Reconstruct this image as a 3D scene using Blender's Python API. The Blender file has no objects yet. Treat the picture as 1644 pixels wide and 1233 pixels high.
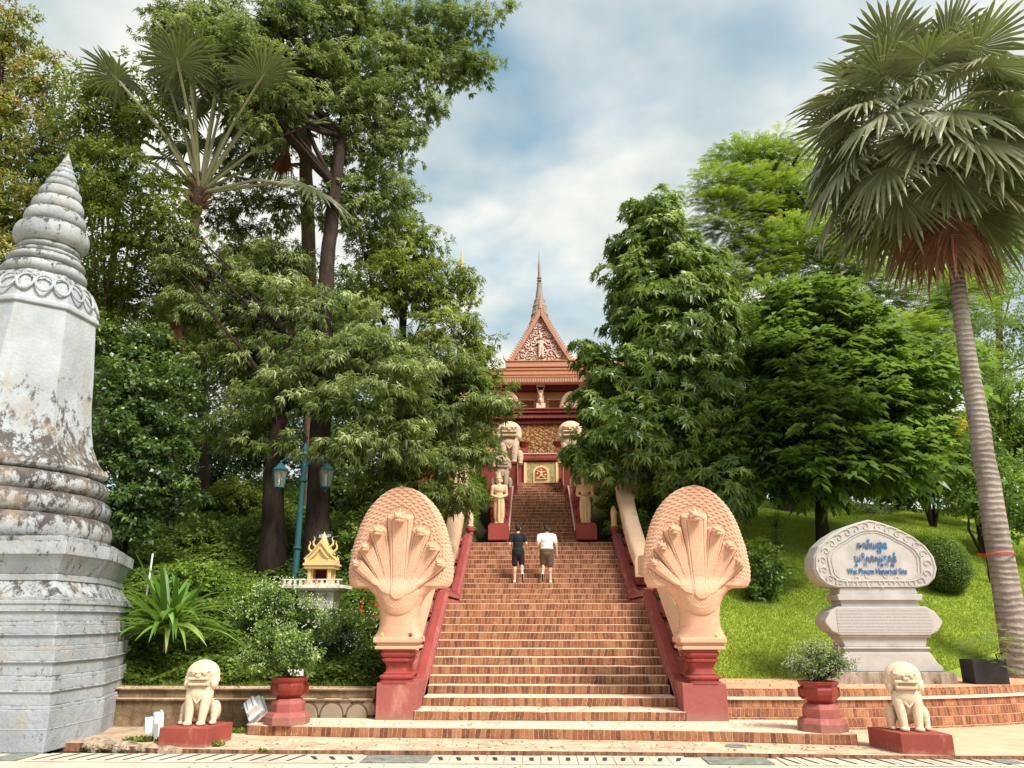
import bpy, bmesh, math, random
import numpy as np
from mathutils import Vector, Matrix
R_ = math.radians
scene = bpy.context.scene
COL = scene.collection
random.seed(7)
# ------------------------------------------------------------------ camera
EYE = 1.929; PITCH = R_(17.016); YAW = R_(1.73); FPX = 1235.0
Fv = np.array([-math.sin(YAW)*math.cos(PITCH), math.cos(YAW)*math.cos(PITCH), math.sin(PITCH)])
Rv = np.array([math.cos(YAW), math.sin(YAW), 0.0]); Uv = np.cross(Rv, Fv)
cam = bpy.data.cameras.new('camera'); camo = bpy.data.objects.new('camera', cam); COL.objects.link(camo)
cam.sensor_fit = 'HORIZONTAL'; cam.sensor_width = 36.0; cam.lens = 36.0*FPX/1644.0
cam.clip_start = 0.1; cam.clip_end = 3000
camo.matrix_world = Matrix(((Rv[0], Uv[0], -Fv[0], 0), (Rv[1], Uv[1], -Fv[1], 0), (Rv[2], Uv[2], -Fv[2], EYE), (0, 0, 0, 1)))
scene.camera = camo
# ------------------------------------------------------------------ sky and sun
SUN_DIR = Vector((0.50, -0.50, 0.86)).normalized()
sun = bpy.data.lights.new('sun', 'SUN'); suno = bpy.data.objects.new('sun', sun); COL.objects.link(suno)
sun.energy = 3.5; sun.angle = R_(20.0); sun.color = (1.0, 0.95, 0.87)
suno.rotation_euler = SUN_DIR.to_track_quat('Z', 'Y').to_euler()
world = bpy.data.worlds.new('World'); scene.world = world; world.use_nodes = True
nt = world.node_tree; nt.nodes.clear()
def wn(t, **k):
    n = nt.nodes.new(t)
    for a, b in k.items(): setattr(n, a, b)
    return n
sky = wn('ShaderNodeTexSky', sky_type='NISHITA', sun_disc=False)
sky.sun_elevation = math.asin(SUN_DIR.z); sky.sun_rotation = math.atan2(SUN_DIR.x, SUN_DIR.y)
sky.air_density = 1.0; sky.dust_density = 1.5; sky.ozone_density = 1.5
skm = wn('ShaderNodeMix', data_type='RGBA', blend_type='MULTIPLY'); skm.inputs[0].default_value = 1.0
skm.inputs[7].default_value = (0.66, 1.0, 0.86, 1)
tc = wn('ShaderNodeTexCoord'); sep = wn('ShaderNodeSeparateXYZ'); nt.links.new(tc.outputs['Generated'], sep.inputs[0])
def wm(op, a, b=None):
    n = wn('ShaderNodeMath', operation=op)
    for i, v in enumerate((a, b)):
        if v is None: continue
        if isinstance(v, (int, float)): n.inputs[i].default_value = v
        else: nt.links.new(v, n.inputs[i])
    return n.outputs[0]
zz = wm('ADD', wm('MAXIMUM', sep.outputs[2], 0.0), 0.35)
cmb = wn('ShaderNodeCombineXYZ'); nt.links.new(wm('DIVIDE', sep.outputs[0], zz), cmb.inputs[0]); nt.links.new(wm('DIVIDE', sep.outputs[1], zz), cmb.inputs[1])
n1 = wn('ShaderNodeTexNoise'); n1.inputs['Scale'].default_value = 2.1; n1.inputs['Detail'].default_value = 5; n1.inputs['Roughness'].default_value = 0.48; n1.inputs['Distortion'].default_value = 0.3
mp = wn('ShaderNodeMapping'); mp.inputs['Location'].default_value = (3.1, 1.7, 0.0); mp.inputs['Scale'].default_value = (1.0, 1.35, 1.0)
nt.links.new(cmb.outputs[0], mp.inputs[0]); nt.links.new(mp.outputs[0], n1.inputs['Vector'])
rmp = wn('ShaderNodeValToRGB'); rmp.color_ramp.elements[0].position = 0.24; rmp.color_ramp.elements[1].position = 0.51
rmp.color_ramp.elements[0].color = (0, 0, 0, 1); rmp.color_ramp.elements[1].color = (1, 1, 1, 1)
nt.links.new(n1.outputs['Fac'], rmp.inputs[0])
n2 = wn('ShaderNodeTexNoise'); n2.inputs['Scale'].default_value = 3.3; n2.inputs['Detail'].default_value = 5; nt.links.new(cmb.outputs[0], n2.inputs['Vector'])
crp = wn('ShaderNodeValToRGB'); crp.color_ramp.elements[0].position = 0.32; crp.color_ramp.elements[1].position = 0.66
crp.color_ramp.elements[0].color = (0.38, 0.47, 0.49, 1); crp.color_ramp.elements[1].color = (0.92, 0.88, 0.80, 1)
nt.links.new(n2.outputs['Fac'], crp.inputs[0])
skys = wn('ShaderNodeMix', data_type='RGBA', blend_type='MULTIPLY'); skys.inputs[0].default_value = 1.0
nt.links.new(sky.outputs[0], skm.inputs[6]); nt.links.new(skm.outputs[2], skys.inputs[6]); skys.inputs[7].default_value = (1.25, 1.25, 1.25, 1)
cl = wn('ShaderNodeMix', data_type='RGBA', blend_type='MULTIPLY'); cl.inputs[0].default_value = 1.0
CLOUD = 7.0
nt.links.new(crp.outputs[0], cl.inputs[6]); cl.inputs[7].default_value = (CLOUD, CLOUD, CLOUD, 1)
mx = wn('ShaderNodeMix', data_type='RGBA'); nt.links.new(rmp.outputs[0], mx.inputs[0]); nt.links.new(skys.outputs[2], mx.inputs[6]); nt.links.new(cl.outputs[2], mx.inputs[7])
bg = wn('ShaderNodeBackground'); bg.inputs[1].default_value = 0.1; nt.links.new(mx.outputs[2], bg.inputs[0])
wo = wn('ShaderNodeOutputWorld'); nt.links.new(bg.outputs[0], wo.inputs[0])
scene.view_settings.view_transform = 'Standard'; scene.view_settings.look = 'None'
scene.view_settings.exposure = 0.92; scene.view_settings.gamma = 1
scene.cycles.max_bounces = 6; scene.cycles.diffuse_bounces = 2; scene.cycles.glossy_bounces = 2
scene.cycles.transmission_bounces = 4; scene.cycles.transparent_max_bounces = 8
scene.cycles.use_denoising = True
# ------------------------------------------------------------------ placing from measured sight lines
def ray(px, py): return (px-822)/FPX*Rv + (616.5-py)/FPX*Uv + Fv
def at(px, py, d):
    v = ray(px, py); v = v*(d/v[1]); v[2] += EYE; return v
def mpp(px, py, d): return d/ray(px, py)[1]/FPX     # metres per pixel at that place
# ------------------------------------------------------------------ terrain and stairs profile
SX = 0.222; RI = 0.16
A0 = (16.105, 0.70); TA = 0.312
B0 = (22.25, 2.46); C0 = (26.82, 4.54); TCc = 0.327
def stair_z(y):
    y = np.asarray(y, float)
    return np.interp(y, [13.6, 14.7, 15.46, 16.1, 16.105+TA*10, 22.25-.01, 22.25+12*TA, 26.82-.01, 26.82+19*TCc, 60],
                     [.22, .38, .54, .70, 2.30, 2.35, 4.38, 4.42, 7.58, 7.6])
def ybound(x): return 15.5 + np.maximum(0, np.asarray(x, float)-5.0)**2*0.055
def terr(x, y, cut=True):
    x = np.asarray(x, float); y = np.asarray(y, float)
    s = 40.4 - np.hypot((x-SX)*0.62, y-56.0)
    s = np.where(x < 0, np.maximum(s, y-15.5-np.abs(x-SX)*.05), s)
    s = s - 1.95*np.clip((x-2.4)/.6, 0, 1)
    s = np.maximum(s, 0)
    h = 8.6*(1-np.exp(-(s*0.50/8.6)**1.6))**(1/1.6)
    z = 0.66 + h + 0.09*np.sin(x*1.3+y*.7)*np.clip(s/4, 0, 1)
    if cut:
        w = np.where(y < 27.2, 2.95, 2.2)
        k = np.clip((w+.5-np.abs(x-SX))/.5, 0, 1)
        z = np.where(k > 0, np.minimum(z, (stair_z(y)-.5)*k + z*(1-k)), z)
    return np.where(y < ybound(x), -0.06, z)
def ghit(px, py):
    r = ray(px, py)
    for d in np.arange(15.8, 60, .05):
        p = at(px, py, d)
        if terr(p[0], d) >= p[2]: return float(d)
    return 40.0
# ------------------------------------------------------------------ object helpers
def tag(o, label=None, cat=None, group=None, kind=None):
    if label: o['label'] = label
    if cat: o['category'] = cat
    if group: o['group'] = group
    if kind: o['kind'] = kind
    return o
def thing(name, label, cat, loc, group=None):
    o = bpy.data.objects.new(name, None); COL.objects.link(o); o.location = loc
    o.empty_display_size = 0.2
    return tag(o, label, cat, group)
def rootloc(o):
    v = Vector((0, 0, 0))
    while o is not None: v += o.location; o = o.parent
    return v
def mesh_obj(name, verts, faces, material, parent=None, origin=None, smooth=False, attrs=None, bevel=0):
    """verts in world coordinates; the object's own origin is the parent's (or origin)."""
    v = np.asarray(verts, dtype=np.float64)
    off = rootloc(parent) if parent is not None else Vector(origin if origin is not None else (0, 0, 0))
    v = v - np.array(off)
    me = bpy.data.meshes.new(name)
    if isinstance(faces, np.ndarray):
        n, k = faces.shape
        me.vertices.add(len(v)); me.vertices.foreach_set('co', v.astype(np.float32).ravel())
        me.loops.add(n*k); me.loops.foreach_set('vertex_index', faces.astype(np.int32).ravel())
        me.polygons.add(n); me.polygons.foreach_set('loop_start', np.arange(0, n*k, k, dtype=np.int32))
        me.update(calc_edges=True)
    else:
        me.from_pydata([tuple(p) for p in v], [], faces)
    if smooth: me.polygons.foreach_set('use_smooth', np.ones(len(me.polygons), dtype=bool))
    for an, av in (attrs or {}).items():
        a = me.attributes.new(an, 'FLOAT', 'FACE'); a.data.foreach_set('value', np.asarray(av, dtype=np.float32))
    mats = material if isinstance(material, (list, tuple)) else [material]
    for m in mats: me.materials.append(m)
    me.update()
    o = bpy.data.objects.new(name, me); COL.objects.link(o)
    if parent is not None: o.parent = parent
    else: o.location = off
    if bevel:
        b = o.modifiers.new('edge', 'BEVEL'); b.width = bevel; b.segments = 2; b.limit_method = 'ANGLE'; b.angle_limit = R_(35)
    return o
class MB:
    def __init__(s): s.v = []; s.f = []; s.sm = []
    def add(s, v, f): 
        n = len(s.v); s.v += [tuple(p) for p in v]; s.f += [tuple(i+n for i in q) for q in f]; return s
    def box(s, x0, x1, y0, y1, z0, z1):
        return s.add([(x0,y0,z0),(x1,y0,z0),(x1,y1,z0),(x0,y1,z0),(x0,y0,z1),(x1,y0,z1),(x1,y1,z1),(x0,y1,z1)],
              [(0,3,2,1),(4,5,6,7),(0,1,5,4),(1,2,6,5),(2,3,7,6),(3,0,4,7)])
    def obox(s, c, size, rot):
        m = Matrix.Rotation(rot[2],3,'Z') @ Matrix.Rotation(rot[1],3,'Y') @ Matrix.Rotation(rot[0],3,'X')
        n = len(s.v); s.box(-size[0]/2,size[0]/2,-size[1]/2,size[1]/2,-size[2]/2,size[2]/2)
        for i in range(n, len(s.v)): s.v[i] = tuple(m @ Vector(s.v[i]) + Vector(c))
        return s
    def prism(s, poly, axis, a, b):
        """poly: (u, v) outline; axis x: (y,z), axis y: (x,z), axis z: (x,y)"""
        f = {'x': lambda p, t: (t, p[0], p[1]), 'y': lambda p, t: (p[0], t, p[1]), 'z': lambda p, t: (p[0], p[1], t)}[axis]
        n = len(poly); v = [f(p, a) for p in poly] + [f(p, b) for p in poly]
        return s.add(v, [tuple(range(n)), tuple(range(2*n-1, n-1, -1))] + [(i, i+n, (i+1) % n + n, (i+1) % n) for i in range(n)])
    def lathe(s, prof, c, n=24, poly=None, ph=0.0):
        """prof: (radius, z) from below upwards; poly: unit outline instead of a circle"""
        pl = poly or [(math.cos(2*math.pi*i/n+ph), math.sin(2*math.pi*i/n+ph)) for i in range(n)]
        n = len(pl); v = []
        for r, z in prof: v += [(c[0]+r*p[0], c[1]+r*p[1], c[2]+z) for p in pl]
        f = [tuple(range(n-1, -1, -1)), tuple(range((len(prof)-1)*n, len(prof)*n))]
        for k in range(len(prof)-1):
            f += [(k*n+i, k*n+(i+1) % n, (k+1)*n+(i+1) % n, (k+1)*n+i) for i in range(n)]
        return s.add(v, f)
    def tube(s, pts, rad, n=8):
        pts = [Vector(p) for p in pts]; v = []; f = []
        rad = rad if isinstance(rad, (list, tuple)) else [rad]*len(pts)
        up = Vector((0.13, 0.21, 0.97)); a = None
        for i, p in enumerate(pts):
            d = (pts[min(i+1, len(pts)-1)] - pts[max(i-1, 0)]).normalized()
            if a is None:
                a = d.cross(up);
                if a.length < .1: a = d.cross(Vector((1, 0, 0)))
            a = (a - d*a.dot(d)).normalized(); b = d.cross(a)
            v += [tuple(p + (a*math.cos(2*math.pi*k/n) + b*math.sin(2*math.pi*k/n))*rad[i]) for k in range(n)]
        m = len(pts)
        f += [tuple(range(n-1, -1, -1)), tuple(range((m-1)*n, m*n))]
        for j in range(m-1): f += [(j*n+k, j*n+(k+1) % n, (j+1)*n+(k+1) % n, (j+1)*n+k) for k in range(n)]
        return s.add(v, f)
    def ball(s, c, r, n=12, m=8):
        r = r if isinstance(r, (tuple, list)) else (r, r, r)
        v = [(c[0], c[1], c[2]-r[2])]
        for j in range(1, m):
            t = -math.pi/2+math.pi*j/m
            v += [(c[0]+r[0]*math.cos(t)*math.cos(2*math.pi*i/n), c[1]+r[1]*math.cos(t)*math.sin(2*math.pi*i/n), c[2]+r[2]*math.sin(t)) for i in range(n)]
        v.append((c[0], c[1], c[2]+r[2])); L = len(v)-1
        f = [(0, 1+(i+1) % n, 1+i) for i in range(n)]
        for j in range(m-2): f += [(1+j*n+i, 1+j*n+(i+1) % n, 1+(j+1)*n+(i+1) % n, 1+(j+1)*n+i) for i in range(n)]
        f += [(1+(m-2)*n+i, 1+(m-2)*n+(i+1) % n, L) for i in range(n)]
        return s.add(v, f)
    def build(s, name, material, parent=None, origin=None, smooth=False, bevel=0):
        me = mesh_obj(name, s.v, s.f, material, parent, origin, False, None, bevel)
        bm = bmesh.new(); bm.from_mesh(me.data); bmesh.ops.recalc_face_normals(bm, faces=bm.faces); bm.to_mesh(me.data); bm.free()
        if smooth:
            me.data.polygons.foreach_set('use_smooth', np.ones(len(me.data.polygons), dtype=bool))
            try: me.data.set_sharp_from_angle(angle=R_(38))
            except Exception: pass
        return me
def copy_tree(o, parent=None):
    c = o.copy(); COL.objects.link(c); c.parent = parent
    for ch in list(o.children): copy_tree(ch, c)
    return c
def sculpt(prims, voxel, smooth=4, mirror=False):
    """union of ellipsoids ('s', centre, radii[, z-rot]) and tapered limbs ('c', p0, p1, r0, r1) as one continuous surface; returns verts, faces"""
    b = MB()
    for p in prims:
        if p[0] == 's':
            b.ball(p[1], p[2], 20, 14)
            if len(p) > 3:
                m = Matrix.Rotation(p[3][0], 3, p[3][1]); cc = Vector(p[1]); k = 20*13+2
                for i in range(len(b.v)-k, len(b.v)): b.v[i] = tuple(m @ (Vector(b.v[i])-cc) + cc)
        elif p[0] == 'c':
            p0, p1 = Vector(p[1]), Vector(p[2]); r0, r1 = p[3], p[4]; pts = []; rr = []
            d = (p1-p0).normalized()
            for t in (-.98, -.8, -.5, 0): pts.append(p0 + d*r0*t); rr.append(r0*math.sqrt(max(1-t*t, .0)))
            for t in (.0, .5, .8, .98): pts.append(p1 + d*r1*(t+.001)); rr.append(r1*math.sqrt(1-t*t))
            b.tube(pts, rr, 14)
        elif p[0] == 'b':
            b.obox(p[1], p[2], p[3] if len(p) > 3 else (0, 0, 0))
    me = bpy.data.meshes.new('t'); me.from_pydata(b.v, [], b.f)
    bm = bmesh.new(); bm.from_mesh(me); bmesh.ops.recalc_face_normals(bm, faces=bm.faces); bm.to_mesh(me); bm.free()
    o = bpy.data.objects.new('t', me); COL.objects.link(o)
    md = o.modifiers.new('r', 'REMESH'); md.mode = 'VOXEL'; md.voxel_size = voxel
    if smooth: ms = o.modifiers.new('s', 'SMOOTH'); ms.iterations = smooth; ms.factor = 0.5
    dg = bpy.context.evaluated_depsgraph_get(); dg.update()
    ev = o.evaluated_get(dg); m2 = ev.to_mesh()
    v = np.empty(len(m2.vertices)*3, np.float32); m2.vertices.foreach_get('co', v)
    f = [tuple(q.vertices) for q in m2.polygons]
    ev.to_mesh_clear(); bpy.data.objects.remove(o); bpy.data.meshes.remove(me)
    return v.reshape(-1, 3), f
# ------------------------------------------------------------------ materials
MATS = {}
class NT:
    def __init__(s, name):
        s.m = bpy.data.materials.new(name); s.m.use_nodes = True; s.t = s.m.node_tree
        s.b = s.t.nodes['Principled BSDF']; s.out = s.t.nodes['Material Output']
    def n(s, t, **k):
        x = s.t.nodes.new(t)
        for a, b in k.items():
            if a.startswith('i_'): x.inputs[a[2:].replace('_', ' ')].default_value = b
            else: setattr(x, a, b)
        return x
    def l(s, a, b): s.t.links.new(a, b)
    def math(s, op, a, b=None, c=None, clamp=False):
        x = s.n('ShaderNodeMath', operation=op, use_clamp=clamp)
        for i, v in enumerate((a, b, c)):
            if v is None: continue
            if isinstance(v, (int, float)): x.inputs[i].default_value = v
            else: s.l(v, x.inputs[i])
        return x.outputs[0]
    def pos(s): 
        if not hasattr(s, '_p'): s._p = s.n('ShaderNodeNewGeometry')
        return s._p
    def noise(s, scale, detail=4, rough=.55, vec=None, stretch=None):
        x = s.n('ShaderNodeTexNoise'); x.inputs['Scale'].default_value = scale; x.inputs['Detail'].default_value = detail; x.inputs['Roughness'].default_value = rough
        v = vec if vec is not None else s.pos().outputs['Position']
        if stretch:
            mpn = s.n('ShaderNodeMapping'); mpn.inputs['Scale'].default_value = stretch; s.l(v, mpn.inputs[0]); v = mpn.outputs[0]
        s.l(v, x.inputs['Vector']); return x.outputs['Fac']
    def ramp(s, f, stops):
        x = s.n('ShaderNodeValToRGB'); e = x.color_ramp.elements
        while len(e) < len(stops): e.new(0.5)
        for q, (p, c) in zip(e, stops): q.position = p; q.color = (*c, 1) if len(c) == 3 else c
        s.l(f, x.inputs[0]); return x.outputs[0]
    def mix(s, f, a, b, mode='MIX'):
        x = s.n('ShaderNodeMix', data_type='RGBA', blend_type=mode)
        for i, v in ((0, f), (6, a), (7, b)):
            if isinstance(v, (int, float)): x.inputs[i].default_value = v
            elif isinstance(v, tuple): x.inputs[i].default_value = (*v, 1)
            else: s.l(v, x.inputs[i])
        return x.outputs[2]
    def bump(s, h, strength=.3, dist=.02):
        x = s.n('ShaderNodeBump'); x.inputs['Strength'].default_value = strength; x.inputs['Distance'].default_value = dist
        s.l(h, x.inputs['Height']); s.l(x.outputs[0], s.b.inputs['Normal']); return x
    def base(s, c):
        if isinstance(c, tuple): s.b.inputs['Base Color'].default_value = (*c, 1)
        else: s.l(c, s.b.inputs['Base Color'])
    def rough(s, r, spec=.3): s.b.inputs['Roughness'].default_value = r; s.b.inputs['Specular IOR Level'].default_value = spec
def thr(c, k): return tuple(min(1, x*k) for x in c)
def painted(name, c, rough=.75, var=.16, dirt=None, dirt_t=(.58, .72), scale=3.0, bump=.25, stretch=(1, 1, .35), bscale=60, groove=0, splash=None):
    if name in MATS: return MATS[name]
    n = NT(name); f = n.noise(scale, 6, .6)
    col = n.ramp(f, [(.3, thr(c, 1-var)), (.7, thr(c, 1+var))])
    f3 = n.noise(scale*9, 3, .6); col = n.mix(.35, col, n.ramp(f3, [(.3, thr(c, 1-var*1.2)), (.7, thr(c, 1+var))]))
    if dirt:
        d = n.noise(scale*1.3, 9, .68, stretch=stretch); col = n.mix(n.ramp(d, [(dirt_t[0], (0, 0, 0)), (dirt_t[1], (1, 1, 1))]), col, dirt)
    if splash:
        sp = n.n('ShaderNodeSeparateXYZ'); n.l(n.pos().outputs['Position'], sp.inputs[0]); zz_ = n.math('ADD', sp.outputs[2], n.math('MULTIPLY', n.noise(7, 6, .75), .45))
        col = n.mix(n.ramp(n.math('DIVIDE', n.math('SUBTRACT', zz_, splash[0]), splash[1]), [(0, (.85, .85, .85)), (1, (0, 0, 0))]), col, splash[2])
    if groove: col = n.mix(n.ramp(n.pos().outputs['Pointiness'], [(.455, (groove,)*3), (.495, (0, 0, 0))]), col, thr(c, .38))
    n.base(col); n.rough(rough); n.bump(n.noise(bscale, 5, .6), bump, .01); MATS[name] = n.m; return n.m
def soldier(name, tread=(0.74, .52, .38), ch=RI, z0=.06, w=.078, horizontal='x', tone=1.0, facek=1.0):
    """upright bricks in courses on the risers, dusty worn brick on top"""
    n = NT(name); g = n.pos(); sp = n.n('ShaderNodeSeparateXYZ'); n.l(g.outputs['Position'], sp.inputs[0])
    X, Y, Z = sp.outputs
    warp = n.noise(1.1, 2, .5)
    row = n.math('FLOOR', n.math('DIVIDE', n.math('SUBTRACT', Z, z0-.0005), ch))
    along = n.math('ADD', X, n.math('MULTIPLY', Y, .77)) if horizontal != 'y' else Y
    u = n.math('ADD', n.math('DIVIDE', along, w), n.math('ADD', n.math('MULTIPLY', row, 7.37), n.math('MULTIPLY', warp, 3.0)))
    idx = n.math('FLOOR', u)
    cv = n.n('ShaderNodeCombineXYZ'); n.l(idx, cv.inputs[0]); n.l(row, cv.inputs[1])
    wnz = n.n('ShaderNodeTexWhiteNoise', noise_dimensions='2D'); n.l(cv.outputs[0], wnz.inputs['Vector'])
    t = tone
    pat = n.math('ADD', n.math('MULTIPLY', wnz.outputs['Value'], .58), n.math('MULTIPLY', n.noise(5.5, 5, .7), .66))
    brick = n.ramp(pat, [(.18, (.05*t, .022*t, .016*t)), (.38, (.14*t, .052*t, .028*t)), (.55, (.225*t, .083*t, .040*t)), (.75, (.31*t, .13*t, .06*t)), (.98, (.43*t, .23*t, .13*t))])
    brick = n.mix(n.ramp(n.noise(28, 5, .7), [(.35, (0, 0, 0)), (.75, (.6, .6, .6))]), brick, (.34*t, .15*t, .085*t))
    brick = n.mix(n.ramp(n.noise(9, 6, .75), [(.54, (0, 0, 0)), (.70, (.8, .8, .8))]), brick, (.085, .05, .038))
    fr = n.math('ABSOLUTE', n.math('SUBTRACT', n.math('FRACT', u), .5))
    jag = n.math('MULTIPLY', n.math('SUBTRACT', n.noise(30, 3), .5), .16)
    mv = n.ramp(n.math('ADD', fr, jag), [(.43, (0, 0, 0)), (.49, (1, 1, 1))])
    mcol = n.mix(n.noise(3, 4), (.34, .19, .12), (.80, .58, .42))
    col = n.mix(n.math('MULTIPLY', mv, .9), brick, mcol)
    fz = n.math('FRACT', n.math('DIVIDE', n.math('SUBTRACT', Z, z0-.0005), ch))
    lip = n.ramp(n.math('ADD', fz, n.math('MULTIPLY', n.math('SUBTRACT', n.noise(16, 4, .7), .5), .16)), [(.92, (0, 0, 0)), (.96, (.9, .9, .9))])
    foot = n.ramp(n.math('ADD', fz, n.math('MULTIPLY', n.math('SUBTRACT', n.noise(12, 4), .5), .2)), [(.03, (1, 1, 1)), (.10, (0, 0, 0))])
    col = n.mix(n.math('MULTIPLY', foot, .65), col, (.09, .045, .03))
    col = n.mix(lip, col, n.mix(n.noise(7, 3), (.50, .26, .17), (.78, .56, .40)))
    # tops
    u2 = n.math('DIVIDE', along, .21); v2 = n.math('DIVIDE', Y, .1); r2 = n.math('FLOOR', v2)
    u2 = n.math('ADD', u2, n.math('MULTIPLY', r2, .5))
    c2 = n.n('ShaderNodeCombineXYZ'); n.l(n.math('FLOOR', u2), c2.inputs[0]); n.l(r2, c2.inputs[1])
    w2 = n.n('ShaderNodeTexWhiteNoise', noise_dimensions='2D'); n.l(c2.outputs[0], w2.inputs['Vector'])
    e = n.math('MAXIMUM', n.math('ABSOLUTE', n.math('SUBTRACT', n.math('FRACT', u2), .5)), n.math('ABSOLUTE', n.math('SUBTRACT', n.math('FRACT', v2), .5)))
    top = n.mix(w2.outputs['Value'], thr(tread, .86), thr(tread, 1.08))
    top = n.mix(n.ramp(e, [(.43, (0, 0, 0)), (.48, (.7, .7, .7))]), top, thr(tread, .5))
    top = n.mix(n.ramp(n.noise(2.2, 6, .65), [(.35, (0, 0, 0)), (.7, (.75, .75, .75))]), top, (tread[0]*1.1, tread[1]*1.16, tread[2]*1.2))
    top = n.mix(n.ramp(n.noise(5, 8, .75), [(.6, (0, 0, 0)), (.74, (.6, .6, .6))]), top, (.36, .19, .12))
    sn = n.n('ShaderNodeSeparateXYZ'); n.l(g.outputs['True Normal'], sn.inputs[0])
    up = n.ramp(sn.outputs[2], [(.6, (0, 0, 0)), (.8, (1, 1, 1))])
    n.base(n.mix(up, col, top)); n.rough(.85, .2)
    hb = n.math('SUBTRACT', n.noise(45, 5, .6), n.math('MULTIPLY', mv, 1.2)); n.bump(hb, .5, .012)
    MATS[name] = n.m; return n.m
def leafmat(name, dark, mid, light, trans=.35, rough=.5, spec=.35, hue=None):
    n = NT(name); a = n.n('ShaderNodeAttribute', attribute_name='var')
    stops = [(0, dark), (.5, mid), (.93, light)] + ([(1.0, hue)] if hue else [])
    col = n.ramp(a.outputs['Fac'], stops)
    n.base(col); n.rough(rough, spec)
    tr = n.n('ShaderNodeBsdfTranslucent'); n.l(n.mix(.5, col, (.35, .5, .06), 'MIX'), tr.inputs['Color'])
    mxs = n.n('ShaderNodeMixShader'); mxs.inputs[0].default_value = trans
    n.l(n.b.outputs[0], mxs.inputs[1]); n.l(tr.outputs[0], mxs.inputs[2]); n.l(mxs.outputs[0], n.out.inputs['Surface'])
    MATS[name] = n.m; return n.m
def bark(name, c1, c2, ring=0, scale=6):
    n = NT(name); f = n.noise(scale, 7, .65, stretch=(1, 1, .25)); col = n.ramp(f, [(.3, c1), (.7, c2)])
    if ring:
        sp = n.n('ShaderNodeSeparateXYZ'); n.l(n.pos().outputs['Position'], sp.inputs[0])
        s_ = n.math('SINE', n.math('ADD', n.math('MULTIPLY', sp.outputs[2], ring), n.math('MULTIPLY', n.noise(2, 3), 9)))
        col = n.mix(n.ramp(s_, [(.55, (0, 0, 0)), (.98, (.55, .55, .55))]), col, thr(c1, .45)); n.bump(n.math('ADD', s_, n.noise(30, 4)), .5, .03)
    else: n.bump(f, .8, .05)
    n.base(col); n.rough(.9, .15); MATS[name] = n.m; return n.m
M_RED = painted('red_paint', (.30, .052, .042), .6, .2, (.13, .045, .035), (.54, .74))
M_RED2 = painted('pink_red_paint', (.31, .088, .075), .7, .18, (.50, .23, .18), (.54, .74), 2.2, .4, splash=(.42, .22, (.30, .16, .12)))
M_REDPOT = painted('glazed_red', (.24, .032, .022), .35, .2, (.08, .02, .015), (.5, .7))
M_PEACH = painted('peach_render', (.66, .37, .245), .8, .09, (.46, .29, .20), (.56, .80), 1.6, .4, (1.6, 1.6, .3), 38, groove=.8)
M_PEACHL = painted('pale_peach_render', (.68, .45, .30), .8, .07, (.36, .28, .21), (.58, .8), 1.6, groove=.6)
M_LION = painted('cream_stone', (.68, .50, .35), .75, .07, (.48, .33, .22), (.56, .78), 4, .4, groove=.9)
M_WHITE = painted('white_enamel', (.78, .78, .76), .4, .04, (.4, .36, .3), (.66, .8), 5)
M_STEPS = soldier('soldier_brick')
M_TERR = soldier('terrace_brick', tread=(.66, .34, .20), tone=1.12, z0=.10)
# ================================================================== SETTING
def terrain_mesh():
    xs = np.unique(np.round(np.concatenate([[-900, -400, -200, -120, -80], np.arange(-60, -12, 2.0), np.arange(-12, -3, .5), np.arange(-3.2, 3.7, .16), np.arange(4, 16, .5), np.arange(16, 60, 2.0), [80, 120, 200, 400, 900]]), 3))
    offs = np.concatenate([[-700, -200, -60, -20, -8, -4.3, -4.2, -1, -.02, .02], np.arange(.3, 26, .3), np.arange(26, 60, 2), [80, 120, 200, 400, 900]])
    Xg, Og = np.meshgrid(xs, offs); 
    k = np.clip(1-(np.abs(Og)-30)/60, 0, 1)
    Yg = Og + 15.5 + (ybound(Xg)-15.5)*np.where(np.abs(Xg) < 30, k, 0)
    Yb = ybound(np.where(np.abs(Xg) < 30, Xg, 0))
    Zg = np.where(Og < 0, -.06, terr(Xg, np.maximum(Yg, ybound(Xg)+.001)))
    Zg = np.where(np.abs(Xg) < 60, Zg, np.where(Og < 0, -.06, np.minimum(Zg, 3.0)))
    V = np.stack([Xg, Yg, Zg], -1).reshape(-1, 3); nx = len(xs)
    i = np.arange(len(offs)-1)[:, None]*nx + np.arange(nx-1)[None]; i = i.ravel()
    return V, np.stack([i, i+1, i+nx+1, i+nx], 1)
n = NT('earth_and_turf')
f = n.noise(1.4, 6, .6); c1 = n.ramp(f, [(.3, (.035, .055, .012)), (.7, (.085, .13, .02))])
sp = n.n('ShaderNodeSeparateXYZ'); n.l(n.pos().outputs['Position'], sp.inputs[0])
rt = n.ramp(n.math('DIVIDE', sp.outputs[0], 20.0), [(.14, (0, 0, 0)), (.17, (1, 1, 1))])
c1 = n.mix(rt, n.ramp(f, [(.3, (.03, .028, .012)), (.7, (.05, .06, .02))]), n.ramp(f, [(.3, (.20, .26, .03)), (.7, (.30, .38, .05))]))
n.base(c1); n.rough(1, .1); n.bump(n.noise(20, 5), .6, .05)
M_EARTH = n.m
v, f = terrain_mesh(); o = mesh_obj('hill_terrain', v, f, M_EARTH, smooth=False); tag(o, kind='structure')
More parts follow.
